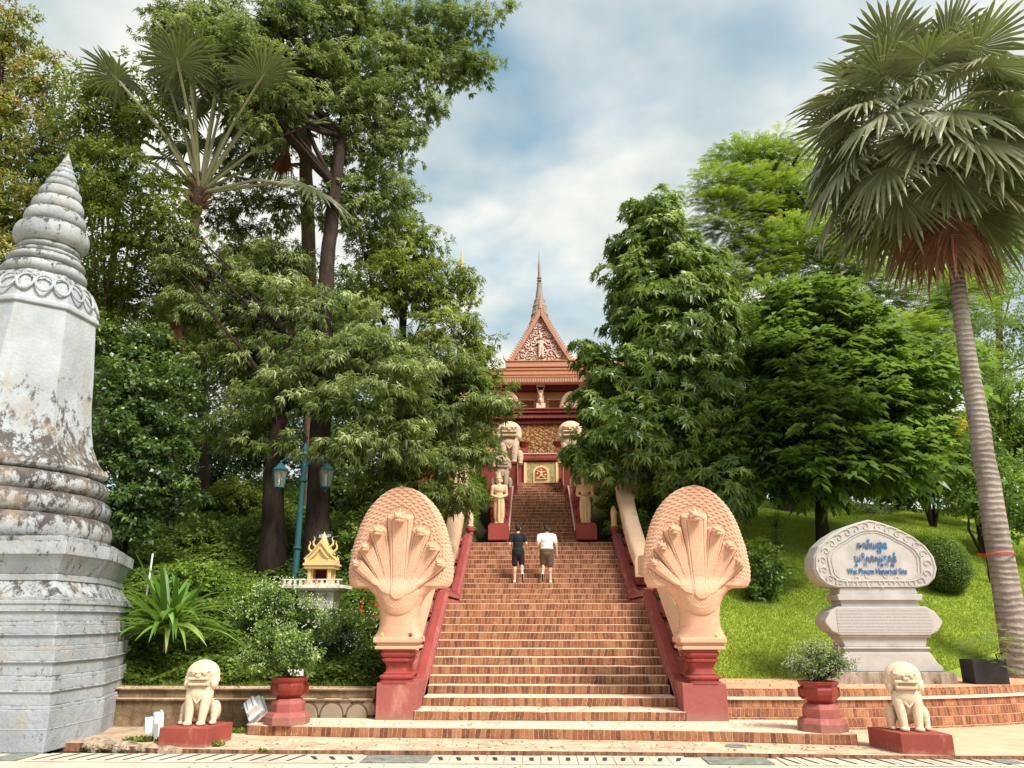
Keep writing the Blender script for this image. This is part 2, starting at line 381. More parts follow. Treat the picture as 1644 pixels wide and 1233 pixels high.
# ---- road of pale concrete slabs
n = NT('concrete_slabs'); g = n.pos(); sp = n.n('ShaderNodeSeparateXYZ'); n.l(g.outputs['Position'], sp.inputs[0])
base = n.ramp(n.noise(1.2, 7, .65), [(.3, (.40, .35, .28)), (.7, (.60, .54, .44))])
base = n.mix(n.ramp(n.noise(6, 6, .7), [(.5, (0, 0, 0)), (.8, (.6, .6, .6))]), base, (.40, .33, .26))
n.base(base); n.rough(.9, .2); n.bump(n.noise(50, 5), .4, .01); M_CONC = n.m
b = MB(); b.box(-60, 60, -20, 11.74, -.3, 0.0); o = b.build('road', M_CONC); tag(o, kind='structure')
# drain channel with slotted cover slabs
dr = thing('drain_channel', 'pale concrete drain cover with a row of slanting dark slots along the kerb', 'drain', (0, 12.1, 0))
M_SLOT = painted('slot_dark', (.055, .042, .032), .9, .2)
b = MB(); b.box(-14, 14, 11.76, 12.50, -.3, -.006); b.build('channel_bed', M_CONC, dr)
def slab(x, w, y0, y1):
    b = MB()
    b.prism([(x, y0), (x+w, y0), (x+w, y1), (x, y1)], 'z', -.005, .008)
    return b
random.seed(3)
x = -8.6; k = 0
grates = [(-7.9, .45), (-2.55, 1.0), (2.35, .95), (7.0, .5)]
while x < 9.5:
    w = .262
    hit = [g_ for g_ in grates if g_[0]-w < x < g_[0]+g_[1]]
    if not hit:
        c = x + w/2; sl = -.26*(c/6.0) if abs(c) < 8 else -.3
        slx = .05 + .0*c
        bb = MB(); dz = random.uniform(-.003, .003)
        bb.prism([(x+.004, 11.80), (x+w-.004, 11.80), (x+w-.004, 12.46), (x+.004, 12.46)], 'z', -.004, .010+dz)
        q = bb.build('cover_slab', M_CONC, dr, bevel=.004)
        if True:
            s2 = MB(); L = .13 if abs(c) < 3.3 else .25; wd = .028 if abs(c) < 3.3 else .018
            dx = (c-.2)*.035 if abs(c) < 3.3 else (.12 if c < 0 else -.12)
            yc = 12.14
            s2.prism([(c-wd-dx*.5, yc-L), (c+wd-dx*.5, yc-L), (c+wd*1.2+dx*.5, yc+L), (c-wd*1.2+dx*.5, yc+L)], 'z', .006, .0155+dz)
            s2.build('slot', M_SLOT, q)
    x += w
M_GRATE = painted('iron_grate', (.22, .25, .22), .6, .3, (.12, .09, .06), (.45, .7), 5)
for gx, gw in grates:
    b = MB(); b.box(gx+.04, gx+gw, 11.86, 12.42, -.004, .012); b.build('iron_cover', M_GRATE, dr, bevel=.006)
# ---- lower brick platform
plat = [(-7.2, 13.1), (-6.65, 12.96), (-5.9, 12.62), (-4.3, 12.50), (-.38, 12.53), (2.5, 12.45), (5.07, 12.30), (8.6, 12.35), (14, 12.4), (14, 17.6), (-30, 17.6), (-30, 13.4)]
n = NT('worn_platform_brick'); g = n.pos(); sp = n.n('ShaderNodeSeparateXYZ'); n.l(g.outputs['Position'], sp.inputs[0]); X, Y, Z = sp.outputs
v2 = n.math('DIVIDE', Y, .115); r2 = n.math('FLOOR', v2); u2 = n.math('ADD', n.math('DIVIDE', X, .24), n.math('MULTIPLY', r2, .37))
c2 = n.n('ShaderNodeCombineXYZ'); n.l(n.math('FLOOR', u2), c2.inputs[0]); n.l(r2, c2.inputs[1])
w2 = n.n('ShaderNodeTexWhiteNoise', noise_dimensions='2D'); n.l(c2.outputs[0], w2.inputs['Vector'])
top = n.ramp(w2.outputs['Value'], [(0, (.38, .24, .16)), (.5, (.58, .39, .26)), (.85, (.68, .49, .34)), (1, (.28, .17, .12))])
e = n.math('MAXIMUM', n.math('ABSOLUTE', n.math('SUBTRACT', n.math('FRACT', u2), .5)), n.math('ABSOLUTE', n.math('SUBTRACT', n.math('FRACT', v2), .5)))
e = n.math('ADD', e, n.math('MULTIPLY', n.math('SUBTRACT', n.noise(20, 3), .5), .1))
top = n.mix(n.ramp(e, [(.42, (0, 0, 0)), (.48, (.7, .7, .7))]), top, (.38, .24, .16))
top = n.mix(n.ramp(n.noise(1.3, 7, .7), [(.40, (0, 0, 0)), (.75, (.8, .8, .8))]), top, (.74, .56, .41))
ro = n.ramp(n.math('DIVIDE', X, 20), [(.255, (0, 0, 0)), (.30, (1, 1, 1))]); top = n.mix(ro, top, n.ramp(n.noise(2, 6), [(.3, (.66, .34, .22)), (.7, (.80, .48, .33))]))
le = n.ramp(n.math('ADD', n.math('DIVIDE', X, 20), .5), [(.20, (1, 1, 1)), (.24, (0, 0, 0))]); top = n.mix(n.math('MULTIPLY', le, .8), top, n.ramp(n.noise(5, 7, .7), [(.3, (.20, .13, .08)), (.7, (.56, .42, .28))]))
sn = n.n('ShaderNodeSeparateXYZ'); n.l(g.outputs['True Normal'], sn.inputs[0]); up = n.ramp(sn.outputs[2], [(.6, (0, 0, 0)), (.8, (1, 1, 1))])
sb = n.ramp(n.noise(12, 6, .7, stretch=(1, 1, .2)), [(.35, (.07, .035, .025)), (.62, (.36, .17, .10))])
n.base(n.mix(up, sb, top)); n.rough(.9, .2); n.bump(n.math('SUBTRACT', n.noise(40, 5, .65), n.math('MULTIPLY', e, .6)), .6, .02); M_PLAT = n.m
b = MB(); b.prism(plat, 'z', -.25, .06); o = b.build('brick_pavement', M_PLAT); tag(o, kind='structure')
# second platform (first broad step)
b = MB(); p1 = [(-4.92, 14.05), (-4.6, 13.95), (-3, 13.80), (.2, 13.69), (3, 13.50), (4.55, 13.24), (4.98, 13.22), (5.02, 13.55), (5.02, 15.2), (-4.92, 15.2)]
b.prism(p1, 'z', .0, .22); o = b.build('landing_pavement', M_STEPS); tag(o, kind='structure')
# manhole ovals
for cx, cy, r, lab in ((3.05, 13.05, .16, 'small round access cover set in the pavement in front of the stair'), (6.6, 12.1, .17, 'small round cover in the concrete beside the lion block')):
    b = MB(); b.lathe([(r, 0), (r, .012), (r*.9, .018)], (cx, cy, .06 if cy > 12.4 else .008), 20); o = b.build('access_cover', M_GRATE); tag(o, lab, 'cover')
# ================================================================== STAIRCASE
st = thing('brick_staircase', 'long flight of worn orange brick steps climbing to the temple', 'staircase', (SX, 14.7, .22))
def step(y0, y1, ztop, half):
    b = MB(); nseg = max(2, int(half*2/.22)); xs = np.linspace(SX-half, SX+half, nseg+1)
    prof = [(y0+.012, ztop-.19), (y0+.006, ztop-.10), (y0, ztop-.02), (y0+.004, ztop-.004), (y0+.012, ztop), (y1+.06, ztop), (y1+.06, ztop-.19)]
    v = []; 
    for x in xs:
        j = random.uniform(-.007, .007); h = random.uniform(-.008, .004) - (.012 if random.random() < .04 else 0)
        v += [(x, p[0]+(j if i < 5 else 0), p[1]+(h if 2 < i < 6 else 0)) for i, p in enumerate(prof)]
    m = len(prof); f = [tuple(range(m)), tuple(range(len(v)-1, len(v)-m-1, -1))]
    for i in range(nseg):
        for k in range(m): f.append((i*m+k, i*m+(k+1) % m, (i+1)*m+(k+1) % m, (i+1)*m+k))
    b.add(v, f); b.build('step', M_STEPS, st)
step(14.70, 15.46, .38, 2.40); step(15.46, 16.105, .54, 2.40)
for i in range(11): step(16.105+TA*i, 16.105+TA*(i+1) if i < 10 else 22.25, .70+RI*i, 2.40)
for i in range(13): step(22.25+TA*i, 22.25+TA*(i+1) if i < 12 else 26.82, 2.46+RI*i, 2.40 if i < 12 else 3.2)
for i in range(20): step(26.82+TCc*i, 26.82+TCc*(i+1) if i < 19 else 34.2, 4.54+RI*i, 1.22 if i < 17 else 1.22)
# wing of the top landing floor
b = MB(); b.box(SX-3.6, SX+3.6, 26.0, 27.3, 4.10, 4.374); b.build('landing_floor', M_STEPS, st)
# ================================================================== SIDE WALLS OF THE STAIR (stringers) with naga bodies
def sloped(xa, xb, ya, yb, slope_z, lo, hi, front_drop=0):
    """prism following the stair between ya and yb: z from base+lo to base+hi"""
    pts = [(ya, slope_z(ya))] + [(yb, slope_z(yb))]
    b = MB(); b.prism([(ya, pts[0][1]+lo), (yb, pts[1][1]+lo), (yb, pts[1][1]+hi), (ya, pts[0][1]+hi)], 'x', xa, xb); return b
def zA(y): return .70 + (y-16.105)*RI/TA
def zB(y): return 2.46 + (y-22.25)*RI/TA
def zC(y): return 4.54 + (y-26.82)*RI/TCc
def balustrade(side, label):
    s = side; xi = SX + s*2.36; 
    X = lambda a: xi + s*a
    t = thing('stair_balustrade', label, 'balustrade', (X(.37), 14.72, .22), 'red stair balustrades')
    b = MB(); b.box(min(X(0), X(.74)), max(X(0), X(.78)), 14.72, 16.3, .10, .84); b.build('plinth', M_RED2, t, bevel=.012)
    # lower flight side wall, three stepped mouldings
    def band(o0, o1, lo, hi, m, nm, ya=15.45, yb=19.25):
        b = MB(); x0, x1 = sorted((X(o0), X(o1)))
        za, zb = zA(ya), zA(yb)
        pl = [(ya, za+lo), (yb, zb+lo), (22.3, zb+lo), (22.3, zb+hi), (yb, zb+hi), (ya, za+hi)]
        b.prism(pl, 'x', x0, x1); b.build(nm, m, t, bevel=.008)
    b = MB(); x0, x1 = sorted((X(.0), X(.72)))
    b.prism([(15.3, .10), (19.25, 1.2), (22.3, 1.9), (22.3, 2.42), (19.25, 2.42), (15.45, .62)], 'x', x0, x1); b.build('side_wall', M_RED2, t)
    band(-.02, .26, .16, .23, M_RED2, 'coping'); band(.015, .235, .23, .27, M_RED2, 'moulding'); band(.05, .20, .27, .31, M_RED, 'moulding')
    def band2(o0, o1, lo, hi, m, nm, ya=22.12, yb=25.95):
        b = MB(); x0, x1 = sorted((X(o0), X(o1)))
        b.prism([(ya, zB(ya)+lo), (yb, zB(yb)+lo), (26.3, zB(yb)+lo), (26.3, zB(yb)+hi), (yb, zB(yb)+hi), (ya, zB(ya)+hi)], 'x', x0, x1); b.build(nm, m, t, bevel=.008)
    b = MB(); b.prism([(22.2, 1.9), (26.3, 3.8), (26.3, zB(25.95)+.17), (25.95, zB(25.95)+.17), (22.2, zB(22.2)+.17)], 'x', x0, x1); b.build('side_wall', M_RED2, t)
    band2(-.02, .26, .16, .23, M_RED2, 'coping'); band2(.015, .235, .23, .27, M_RED2, 'moulding'); band2(.05, .20, .27, .31, M_RED, 'moulding')
    # turned square balusters
    bp = [(.235, 0), (.235, .04), (.215, .05), (.215, .07), (.24, .085), (.245, .115), (.225, .135), (.19, .15), (.195, .165), (.165, .19), (.155, .25), (.16, .31), (.185, .345), (.18, .36), (.215, .375), (.22, .41), (.195, .43), (.225, .46), (.24, .49), (.24, .52), (.225, .53), (.225, .58)]
    sq = []
    for i in range(4):
        a = math.pi/2*i + math.pi/4
        for da in (-.16, .0, .16): sq.append((1.25*math.cos(a+da)*(.97 if da else 1.02), 1.25*math.sin(a+da)*(.97 if da else 1.02)))
    for y, z, k in ((14.99, .84, 1.0), (15.78, .84, .8), (22.65, zB(22.65)+.22, .62), (24.0, zB(24.0)+.22, .62), (25.3, zB(25.3)+.22, .62), (17.0, zA(17)+.22, .62), (18.2, zA(18.2)+.22, .62), (19.2, zA(19.2)+.22, .62)):
        b = MB(); b.lathe([(r*k*1.22, h) for r, h in bp], (X(.42), y, z-.01), poly=sq); b.build('baluster', M_RED, t)
    # moulded peach base block under the hood
    b = MB(); b.box(min(X(.03), X(.80)), max(X(.03), X(.80)), 14.66, 15.5, 1.41, 1.47); b.build('base_moulding', M_PEACH, t, bevel=.015)
    b = MB(); b.box(min(X(.06), X(.77)), max(X(.06), X(.77)), 14.69, 15.5, 1.465, 1.53); b.build('base_moulding', M_PEACH, t, bevel=.012)
    b = MB(); b.box(min(X(.0), X(.83)), max(X(.0), X(.83)), 14.63, 15.5, 1.525, 1.62); b.build('base_moulding', M_PEACH, t, bevel=.018)
    if s > 0:    # offering and dark strip on the ledge
        pass
    return t
balustrade(-1, 'dusty red moulded balustrade on the stair side nearer the white stupa')
balustrade(1, 'dusty red moulded balustrade on the stair side nearer the lawn')
# ------------------------------------------------------------------ naga
def naga_hood(cx, y0, zb):
    """seven-headed hood as one closed relief: front surface with necks, head and scale ridges; local x across, z up, front towards -y"""
    H = 2.78
    # half width by height above the base (m)
    zk = [0, .06, .18, .34, .55, .72, .84, .90, .935, .97, 1.05, 1.23, 1.63, 2.00, 2.20, 2.36, 2.50, 2.62, 2.70, 2.75, 2.78]
    wk = [.43, .39, .345, .335, .36, .43, .53, .60, .80, .87, .915, .925, .88, .785, .71, .625, .52, .40, .285, .18, .03]
    nz, nx = 420, 230
    t = np.linspace(0, 1, nz); z = H*np.sin(t*math.pi/2*.995)**.98 if False else np.interp(t, [0, .3, .36, .9, 1], [0, .84, .98, 2.62, H])
    w = np.interp(z, zk, wk); w = np.convolve(np.pad(w, 3, mode='edge'), np.ones(5)/5, 'same')[3:-3]; w[-1] = .015
    rim = .014*np.clip((z-1.0)/.2, 0, 1)*np.clip((H-z)/.1, .3, 1); w = w + rim*np.abs(np.sin(z*math.pi/.068))
    u = np.linspace(-1, 1, nx); u = np.sign(u)*(1-(1-np.abs(u))**1.15)
    U, Zg = np.meshgrid(u, z); W = w[:, None]; X = U*W
    drop = .075*np.clip((np.abs(X)-.5)/.35, 0, 1)*np.clip((1.25-Zg)/.35, 0, 1); 
    org = np.array([0, .93])
    # thickness: trunk round, hood thin
    hood = np.clip((Zg-.75)/.35, 0, 1); hood = hood*hood*(3-2*hood)
    edge = np.sqrt(np.clip(1-np.abs(U)**2.6, 0, 1))
    F = (1-hood)*.33*edge + hood*(.10*np.clip((1-np.abs(U))*6, 0, 1)**.6 + .05*edge)
    Bk = (1-hood)*.34*edge + hood*.13*np.clip((1-np.abs(U))*5, 0, 1)**.6
    def ridge(p0, p1, r0, r1, hgt):
        d = np.array(p1)-np.array(p0); L2 = d@d
        tt = np.clip(((X-p0[0])*d[0]+(Zg-p0[1])*d[1])/L2, 0, 1)
        tu = ((X-p0[0])*d[0]+(Zg-p0[1])*d[1])/L2
        dist = np.hypot(X-p0[0]-tt*d[0], Zg-p0[1]-tt*d[1]); r = r0+(r1-r0)*tt
        q = np.clip(1-(dist/r)**2, 0, 1); h = hgt*np.minimum(1, np.sqrt(q)*1.35)*(.75+.25*tt)*np.clip((1.07-tu)/.06, 0, 1)
        # pair of incised lines along the neck
        h -= .016*np.exp(-((dist/r-.62)/.06)**2)*(tt > .1)*(tt < .97)
        return h, tt, dist/r
    heads = [(-.02, 2.16, .235), (-.40, 1.92, .165), (.35, 1.90, .165), (-.61, 1.62, .140), (.56, 1.62, .140), (-.765, 1.33, .115), (.70, 1.33, .115)]
    relief = np.zeros_like(X); mask = np.zeros_like(X)
    for i, (hx, hz, r) in enumerate(heads):
        ox = hx*.30; h, tt, dr = ridge((ox, .78+abs(hx)*.06), (hx, hz), r*.46 if i else .15, r*1.0, .10 if i else .125)
        relief = np.maximum(relief, h); mask = np.maximum(mask, (dr < 1.06)*1.0)
    # belly disc
    db = np.hypot(X/.36, (Zg-.80)/.42); belly = .17*np.sqrt(np.clip(1-db**2, 0, 1)); relief = np.maximum(relief, belly*.42); mask = np.maximum(mask, (db < 1)*1.0)
    rr = np.hypot(X/.27, (Zg-.82)/.30); relief += .003*np.exp(-((rr-1)/.05)**2) - .003*(np.sin(X*95)*np.sin(Zg*95) > .55)*(rr < .93)
    # overlapping scale rows fanned round the heads
    th = np.arctan2(X, Zg-.55); rad = np.hypot(X*1.02, (Zg-.55)*.78)
    nth = 84; row = rad/.042
    rowi = np.floor(row); ph = th*nth + rowi*.5*2*math.pi*.5
    tilt = np.sin(th*nth + np.sin(rad*9)*.9)
    sc = .5+.5*np.cos(ph); fr = row-rowi
    scal = .016*(np.abs(np.sin(th*nth*.5+rowi*math.pi*.5))**.6)*(.35+.65*(1-fr)) 
    scal = scal*np.clip((Zg-.98)/.08, 0, 1)*(1-mask)
    relief = relief*1.0 + scal*np.clip((1-np.abs(U))*20, .25, 1)
    # tiny tool marks over the trunk
    rng = np.random.default_rng(4); nz_ = rng.normal(0, .0016, X.shape)
    curl = .16*np.clip((Zg-1.7)/1.1, 0, 1)**2      # hood leans forward at the top
    bulge = -.06*np.clip((Zg-1.0)/.6, 0, 1)*(1-U**2)
    yc = -curl - .05*hood
    Yf = yc - F - relief*np.clip((1-np.abs(U))*14, 0, 1) + nz_; Yb = yc + Bk
    Zs = Zg - drop
    Vf = np.stack([X, Yf, Zs], -1).reshape(-1, 3); Vb = np.stack([X, Yb, Zs], -1).reshape(-1, 3)
    V = np.concatenate([Vf, Vb]); N = nz*nx
    i = (np.arange(nz-1)[:, None]*nx + np.arange(nx-1)[None]).ravel()
    Q = [np.stack([i, i+1, i+nx+1, i+nx], 1), np.stack([i, i+nx, i+nx+1, i+1], 1)+N]
    j = np.arange(nz-1)*nx; Q.append(np.stack([j, j+nx, j+nx+N, j+N], 1)); j = j+nx-1; Q.append(np.stack([j, j+N, j+nx+N, j+nx], 1))
    k = np.arange(nx-1); Q.append(np.stack([k, k+N, k+1+N, k+1], 1)); k = k+(nz-1)*nx; Q.append(np.stack([k, k+1, k+1+N, k+N], 1))
    V[:, 0] *= 1.085; V = V + np.array([cx, y0, zb])
    fy = []
    for hx, hz, r in heads:
        a = np.argmin((X-hx)**2+(Zg-hz)**2); fy.append((cx+hx*1.085, y0+Yf.ravel()[a], zb+hz))
    return V, np.concatenate(Q), fy, [h[2] for h in heads]
def naga_head_geo(k=1.0):
    """little open-jawed serpent head looking out and slightly down"""
    P = [('s', (0, -.02, .05), (.12, .14, .085)), ('s', (0, -.13, .025), (.085, .10, .050)), ('s', (0, -.18, -.035), (.07, .07, .022)), ('s', (0, -.20, .035), (.06, .045, .035)),
         ('c', (-.085, -.10, .02), (.085, -.10, .02), .035, .035), ('s', (-.065, -.10, .10), (.035, .04, .035)), ('s', (.065, -.10, .10), (.035, .04, .035)),
         ('c', (0, -.05, .12), (0, .0, .22), .035, .012), ('c', (-.07, -.03, .11), (-.12, .0, .18), .03, .01), ('c', (.07, -.03, .11), (.12, .0, .18), .03, .01),
         ('c', (-.09, -.06, -.02), (-.03, -.2, -.06), .03, .018), ('c', (.09, -.06, -.02), (.03, -.2, -.06), .03, .018)]
    return sculpt(P, .011, 2)
HEAD = naga_head_geo()
def make_naga(side, label):
    cx = (SX - 2.36 - .44) if side < 0 else (SX + 2.36 + .46)
    t = thing('naga_statue', label, 'statue', (cx, 15.05, 1.62), 'naga statues at the foot of the stair')
    V, Q, pts, rs = naga_hood(cx, 15.12, 1.615)
    mesh_obj('hood', V, Q, M_PEACH, t, smooth=True)
    for (x, y, z), r in zip(pts, rs):
        k = r/.13 * .64 if r < .2 else .98
        v = HEAD[0]*k + np.array([x, y+.015*k, z-.02]); mesh_obj('head', v, HEAD[1], M_PEACH, t, smooth=True)
    # body running up the balustrade behind the hood
    s = side; xc = SX + s*(2.36+.45); hw = .25
    def slab(poly, nm):
        b = MB(); b.prism(poly, 'x', xc-hw, xc+hw); o = b.build(nm, M_PEACHL, t, bevel=.10); return o
    slab([(15.2, 1.45), (16.0, zA(16.0)+.55), (19.0, zA(19)+.62), (21.7, zA(19.25)+.75), (21.7, zA(19.25)+1.32), (19.0, zA(19)+1.30), (16.2, zA(16.2)+1.50), (15.2, 2.3)], 'body')
    return t
make_naga(-1, 'peach seven headed naga hood statue on the side of the stupa')
make_naga(1, 'peach seven headed naga hood statue on the side of the lawn')
def naga_tail(side, label):
    s = side; xc = SX + s*(2.36+.45)
    t = thing('naga_tail', label, 'statue', (xc, 22.2, 2.46), 'naga bodies along the upper balustrade')
    hw = .26; low = []; hi = []
    cl = [(22.15, zB(22.15)+.92, .24), (23.2, zB(23.2)+.92, .25), (24.3, zB(24.3)+.98, .26), (25.2, zB(25.2)+1.15, .27), (25.9, zB(25.9)+1.45, .28), (26.35, 5.95, .28), (26.6, 6.55, .27), (26.72, 7.15, .25), (26.70, 7.6, .22), (26.6, 8.0, .16), (26.45, 8.3, .07)]
    pts = [Vector((0, a, b)) for a, b, _ in cl]
    # rounded section swept along the centre line
    V = []; n_ = 16
    # subdivide
    ys = np.array([c[0] for c in cl]); zs = np.array([c[1] for c in cl]); rs = np.array([c[2] for c in cl])
    tt = np.linspace(0, len(cl)-1, 46); k = np.arange(len(cl)); Y = np.interp(tt, k, ys); Z = np.interp(tt, k, zs); Rr = np.interp(tt, k, rs)
    ker = np.ones(5)/5; Y = np.convolve(np.pad(Y, 2, 'edge'), ker, 'valid'); Z = np.convolve(np.pad(Z, 2, 'edge'), ker, 'valid')
    for i in range(len(tt)):
        d = Vector((0, Y[min(i+1, 45)]-Y[max(i-1, 0)], Z[min(i+1, 45)]-Z[max(i-1, 0)])).normalized(); nrm = Vector((0, -d.z, d.y))
        for q in range(n_):
            a = 2*math.pi*q/n_; ca, sa = math.cos(a), math.sin(a)
            ex = math.copysign(abs(ca)**.55, ca); ez = math.copysign(abs(sa)**.55, sa)
            V.append(Vector((xc + ex*hw*(Rr[i]/.26 if Rr[i] < .25 else 1), Y[i], Z[i])) + nrm*ez*Rr[i])
    f = [tuple(range(n_-1, -1, -1)), tuple(range(45*n_, 46*n_))]
    for j in range(45): f += [(j*n_+q, j*n_+(q+1) % n_, (j+1)*n_+(q+1) % n_, (j+1)*n_+q) for q in range(n_)]
    b = MB(); b.add([tuple(p) for p in V], f); b.build('body', M_PEACHL, t, smooth=True)
    z = zB(22.15)+.92
    b = MB(); b.box(xc-.27, xc+.27, 22.02, 22.2, z-.28, z+.24); b.build('end_block', M_PEACHL, t, bevel=.015)
    b = MB(); b.box(xc-.19, xc+.19, 22.005, 22.03, z-.19, z+.15); b.build('end_panel', M_PEACH, t, bevel=.006)
    b = MB(); b.lathe([(.10, 0), (.12, .04), (.09, .08), (.11, .5), (.07, .62), (.02, .7)], (SX+s*2.42, 26.2, zB(25.95)+.55), 10); b.build('post_finial', M_PEACHL, t, smooth=True)
    b = MB(); b.lathe([(.10, 0), (.10, .12), (.15, .16), (.15, .24), (.10, .28)], (SX+s*2.42, 26.2, zB(25.95)+.28), 10); b.build('post_cap', M_RED, t, smooth=True)
naga_tail(-1, 'pale naga body curling up beside the guardian statue under the overhanging branches')
naga_tail(1, 'pale naga body curling up beside the rosette-leaved tree')
# small offerings on the ledges
for nm, lab, c, col, r in (('offering_fruit', 'small yellow fruit left on the naga ledge over the carved retaining wall', (-2.82, 14.70, 1.655), (.7, .5, .1), .035), ('offering_cup', 'small red cup on the naga ledge facing the steps', (-2.30, 14.72, 1.655), (.35, .03, .05), .04), ('offering_fruit', 'small green fruit left on the naga ledge over the lawn', (3.25, 14.70, 1.65), (.45, .5, .12), .035)):
    b = MB(); b.lathe([(r*.5, -.035), (r*.95, -.012), (r, .008), (r*.75, .03), (r*.2, .042)], c, 14); o = b.build(nm, painted(nm+str(r)+lab[6:9], col, .5, .1), smooth=True); tag(o, lab, 'offering')
# ================================================================== RETAINING WALLS
n = NT('weathered_rendered_wall'); f = n.noise(2.0, 8, .7); col = n.ramp(f, [(.3, (.08, .05, .028)), (.5, (.20, .135, .075)), (.72, (.38, .28, .18))])
col = n.mix(n.ramp(n.noise(6, 8, .75, stretch=(1, 1, .3)), [(.5, (0, 0, 0)), (.68, (1, 1, 1))]), col, (.10, .055, .03))
sn = n.n('ShaderNodeSeparateXYZ'); n.l(n.pos().outputs['True Normal'], sn.inputs[0]); up = n.ramp(sn.outputs[2], [(.6, (0, 0, 0)), (.8, (1, 1, 1))])
n.base(n.mix(up, col, n.ramp(f, [(.3, (.36, .25, .16)), (.7, (.62, .46, .33))]))); n.rough(.9, .2); n.bump(n.noise(22, 6, .65), .6, .03); M_WALL = n.m
w = thing('retaining_wall', 'low brown weathered wall with a ledge in front of the flower bushes', 'wall', (-6, 15.2, .06))
b = MB(); b.box(-30, -2.98, 15.02, 15.5, -.1, .50); b.build('lower_face', M_WALL, w, bevel=.012)
b = MB(); b.box(-30, -2.98, 14.97, 15.3, .50, .54); b.build('ledge', M_WALL, w, bevel=.01)
b = MB(); b.box(-30, -2.98, 15.16, 15.5, .54, .67); b.build('upper_face', M_WALL, w, bevel=.01)
b = MB(); b.box(-30, -2.98, 15.11, 15.75, .67, .705); b.build('coping', M_WALL, w, bevel=.01)
M_PETALD = painted('carved_groove', (.10, .065, .04), .9, .2); M_PETAL = painted('carved_petal_stone', (.27, .21, .15), .85, .15, (.18, .12, .08), (.52, .7), 3)
def arch(cx, r, z0, y): 
    b = MB(); pts = [(cx-r, z0)] + [(cx+r*math.cos(a), z0+.10+r*math.sin(a)*1.0) for a in np.linspace(math.pi, 0, 17)] + [(cx+r, z0)]
    b.prism(pts, 'y', y, y+.06); return b
for i, (cx, r, y) in enumerate(((-4.62, .20, 14.995), (-4.19, .22, 14.985), (-3.73, .22, 14.985), (-3.27, .20, 14.985), (-3.96, .17, 15.005), (-3.50, .17, 15.005), (-4.42, .16, 15.005), (-3.08, .15, 15.005))):
    up_ = .10 if y > 15 else 0
    o = arch(cx, r, .19+up_, y).build('carved_petal', M_PETALD, w, bevel=.012)
    o2 = arch(cx, r*.90, .17+up_, y-.006).build('petal_face', M_PETAL, o, bevel=.008)
w = thing('brick_terrace_wall', 'curving low wall of upright orange bricks bounding the lawn', 'wall', (6, 15.2, .06))
def curve_band(off0, off1, z0, z1, nm, mat, x0=3.02, x1=16):
    xs = np.linspace(x0, x1, 60); o0 = [(x, ybound(x)+off0) for x in xs]; o1 = [(x, ybound(x)+off1) for x in xs]
    b = MB(); v = []; f = []
    for (a, c) in zip(o0, o1): v += [(a[0], a[1], z0), (a[0], a[1], z1), (c[0], c[1], z1), (c[0], c[1], z0)]
    for i in range(len(xs)-1):
        for k in range(4): f.append((i*4+k, i*4+(k+1) % 4, i*4+4+(k+1) % 4, i*4+4+k))
    f += [(0, 1, 2, 3), tuple(range(len(v)-1, len(v)-5, -1))]
    b.add([tuple(map(float, p)) for p in v], f); b.build(nm, mat, w)
curve_band(-.52, .1, -.1, .54+.02, 'lower_courses', M_TERR); curve_band(-.30, .1, .5, .68, 'upper_course', M_TERR)
curve_band(-.28, 2.2, .66, .72, 'terrace_paving', M_TERR)
curve_band(-.56, -.28, .555, .582, 'ledge', painted('ledge_mortar', (.78, .56, .42), .9, .1, (.4, .25, .16), (.6, .8)))
# ================================================================== STUPA
n = NT('limewashed_stupa'); base = n.ramp(n.noise(1.3, 7, .6), [(.3, (.27, .29, .32)), (.7, (.43, .45, .47))])
sp = n.n('ShaderNodeSeparateXYZ'); n.l(n.pos().outputs['Position'], sp.inputs[0]); Z = sp.outputs[2]
streak = n.noise(2.2, 8, .72, stretch=(1.4, 1.4, .28)); base = n.mix(n.ramp(streak, [(.5, (0, 0, 0)), (.72, (.75, .75, .75))]), base, (.30, .27, .23))
zn = n.math('DIVIDE', Z, 12.5)
amt = n.ramp(zn, [(0, (.42, .42, .42)), (.22, (.52, .52, .52)), (.29, (.84, .84, .84)), (.41, (.82, .82, .82)), (.50, (.60, .60, .60)), (.56, (.05, .05, .05)), (.66, (0, 0, 0)), (.70, (.58, .58, .58)), (1, (.52, .52, .52))])
sn = n.n('ShaderNodeSeparateXYZ'); n.l(n.pos().outputs['Normal'], sn.inputs[0])
upw = n.math('MULTIPLY', n.math('MAXIMUM', sn.outputs[2], 0), .12)
spots = n.math('ADD', n.math('ADD', n.noise(5.2, 14, .82, stretch=(1, 1, .6)), n.math('MULTIPLY', amt, .20)), upw)
base = n.mix(n.ramp(spots, [(.66, (0, 0, 0)), (.72, (.9, .9, .9))]), base, (.05, .036, .028))
base = n.mix(n.ramp(n.math('ADD', n.noise(1.6, 6, .65), n.math('MULTIPLY', amt, .2)), [(.66, (0, 0, 0)), (.82, (.5, .5, .5))]), base, (.36, .28, .20))
n.base(base); n.rough(.85, .2); n.bump(n.noise(14, 7, .6), .55, .03); M_STUPA = n.m
sc = (-10.62, 15.0)
stu = thing('stone_stupa', 'tall whitewashed stone stupa with dark mould stains and a ringed spire', 'stupa', (sc[0], sc[1], 0))
plan = [(-3.17, -2.5), (3.17, -2.5), (3.17, -.9), (2.8, .35), (2.0, 2.5), (-2.0, 2.5), (-2.8, .35), (-3.17, -.9)]
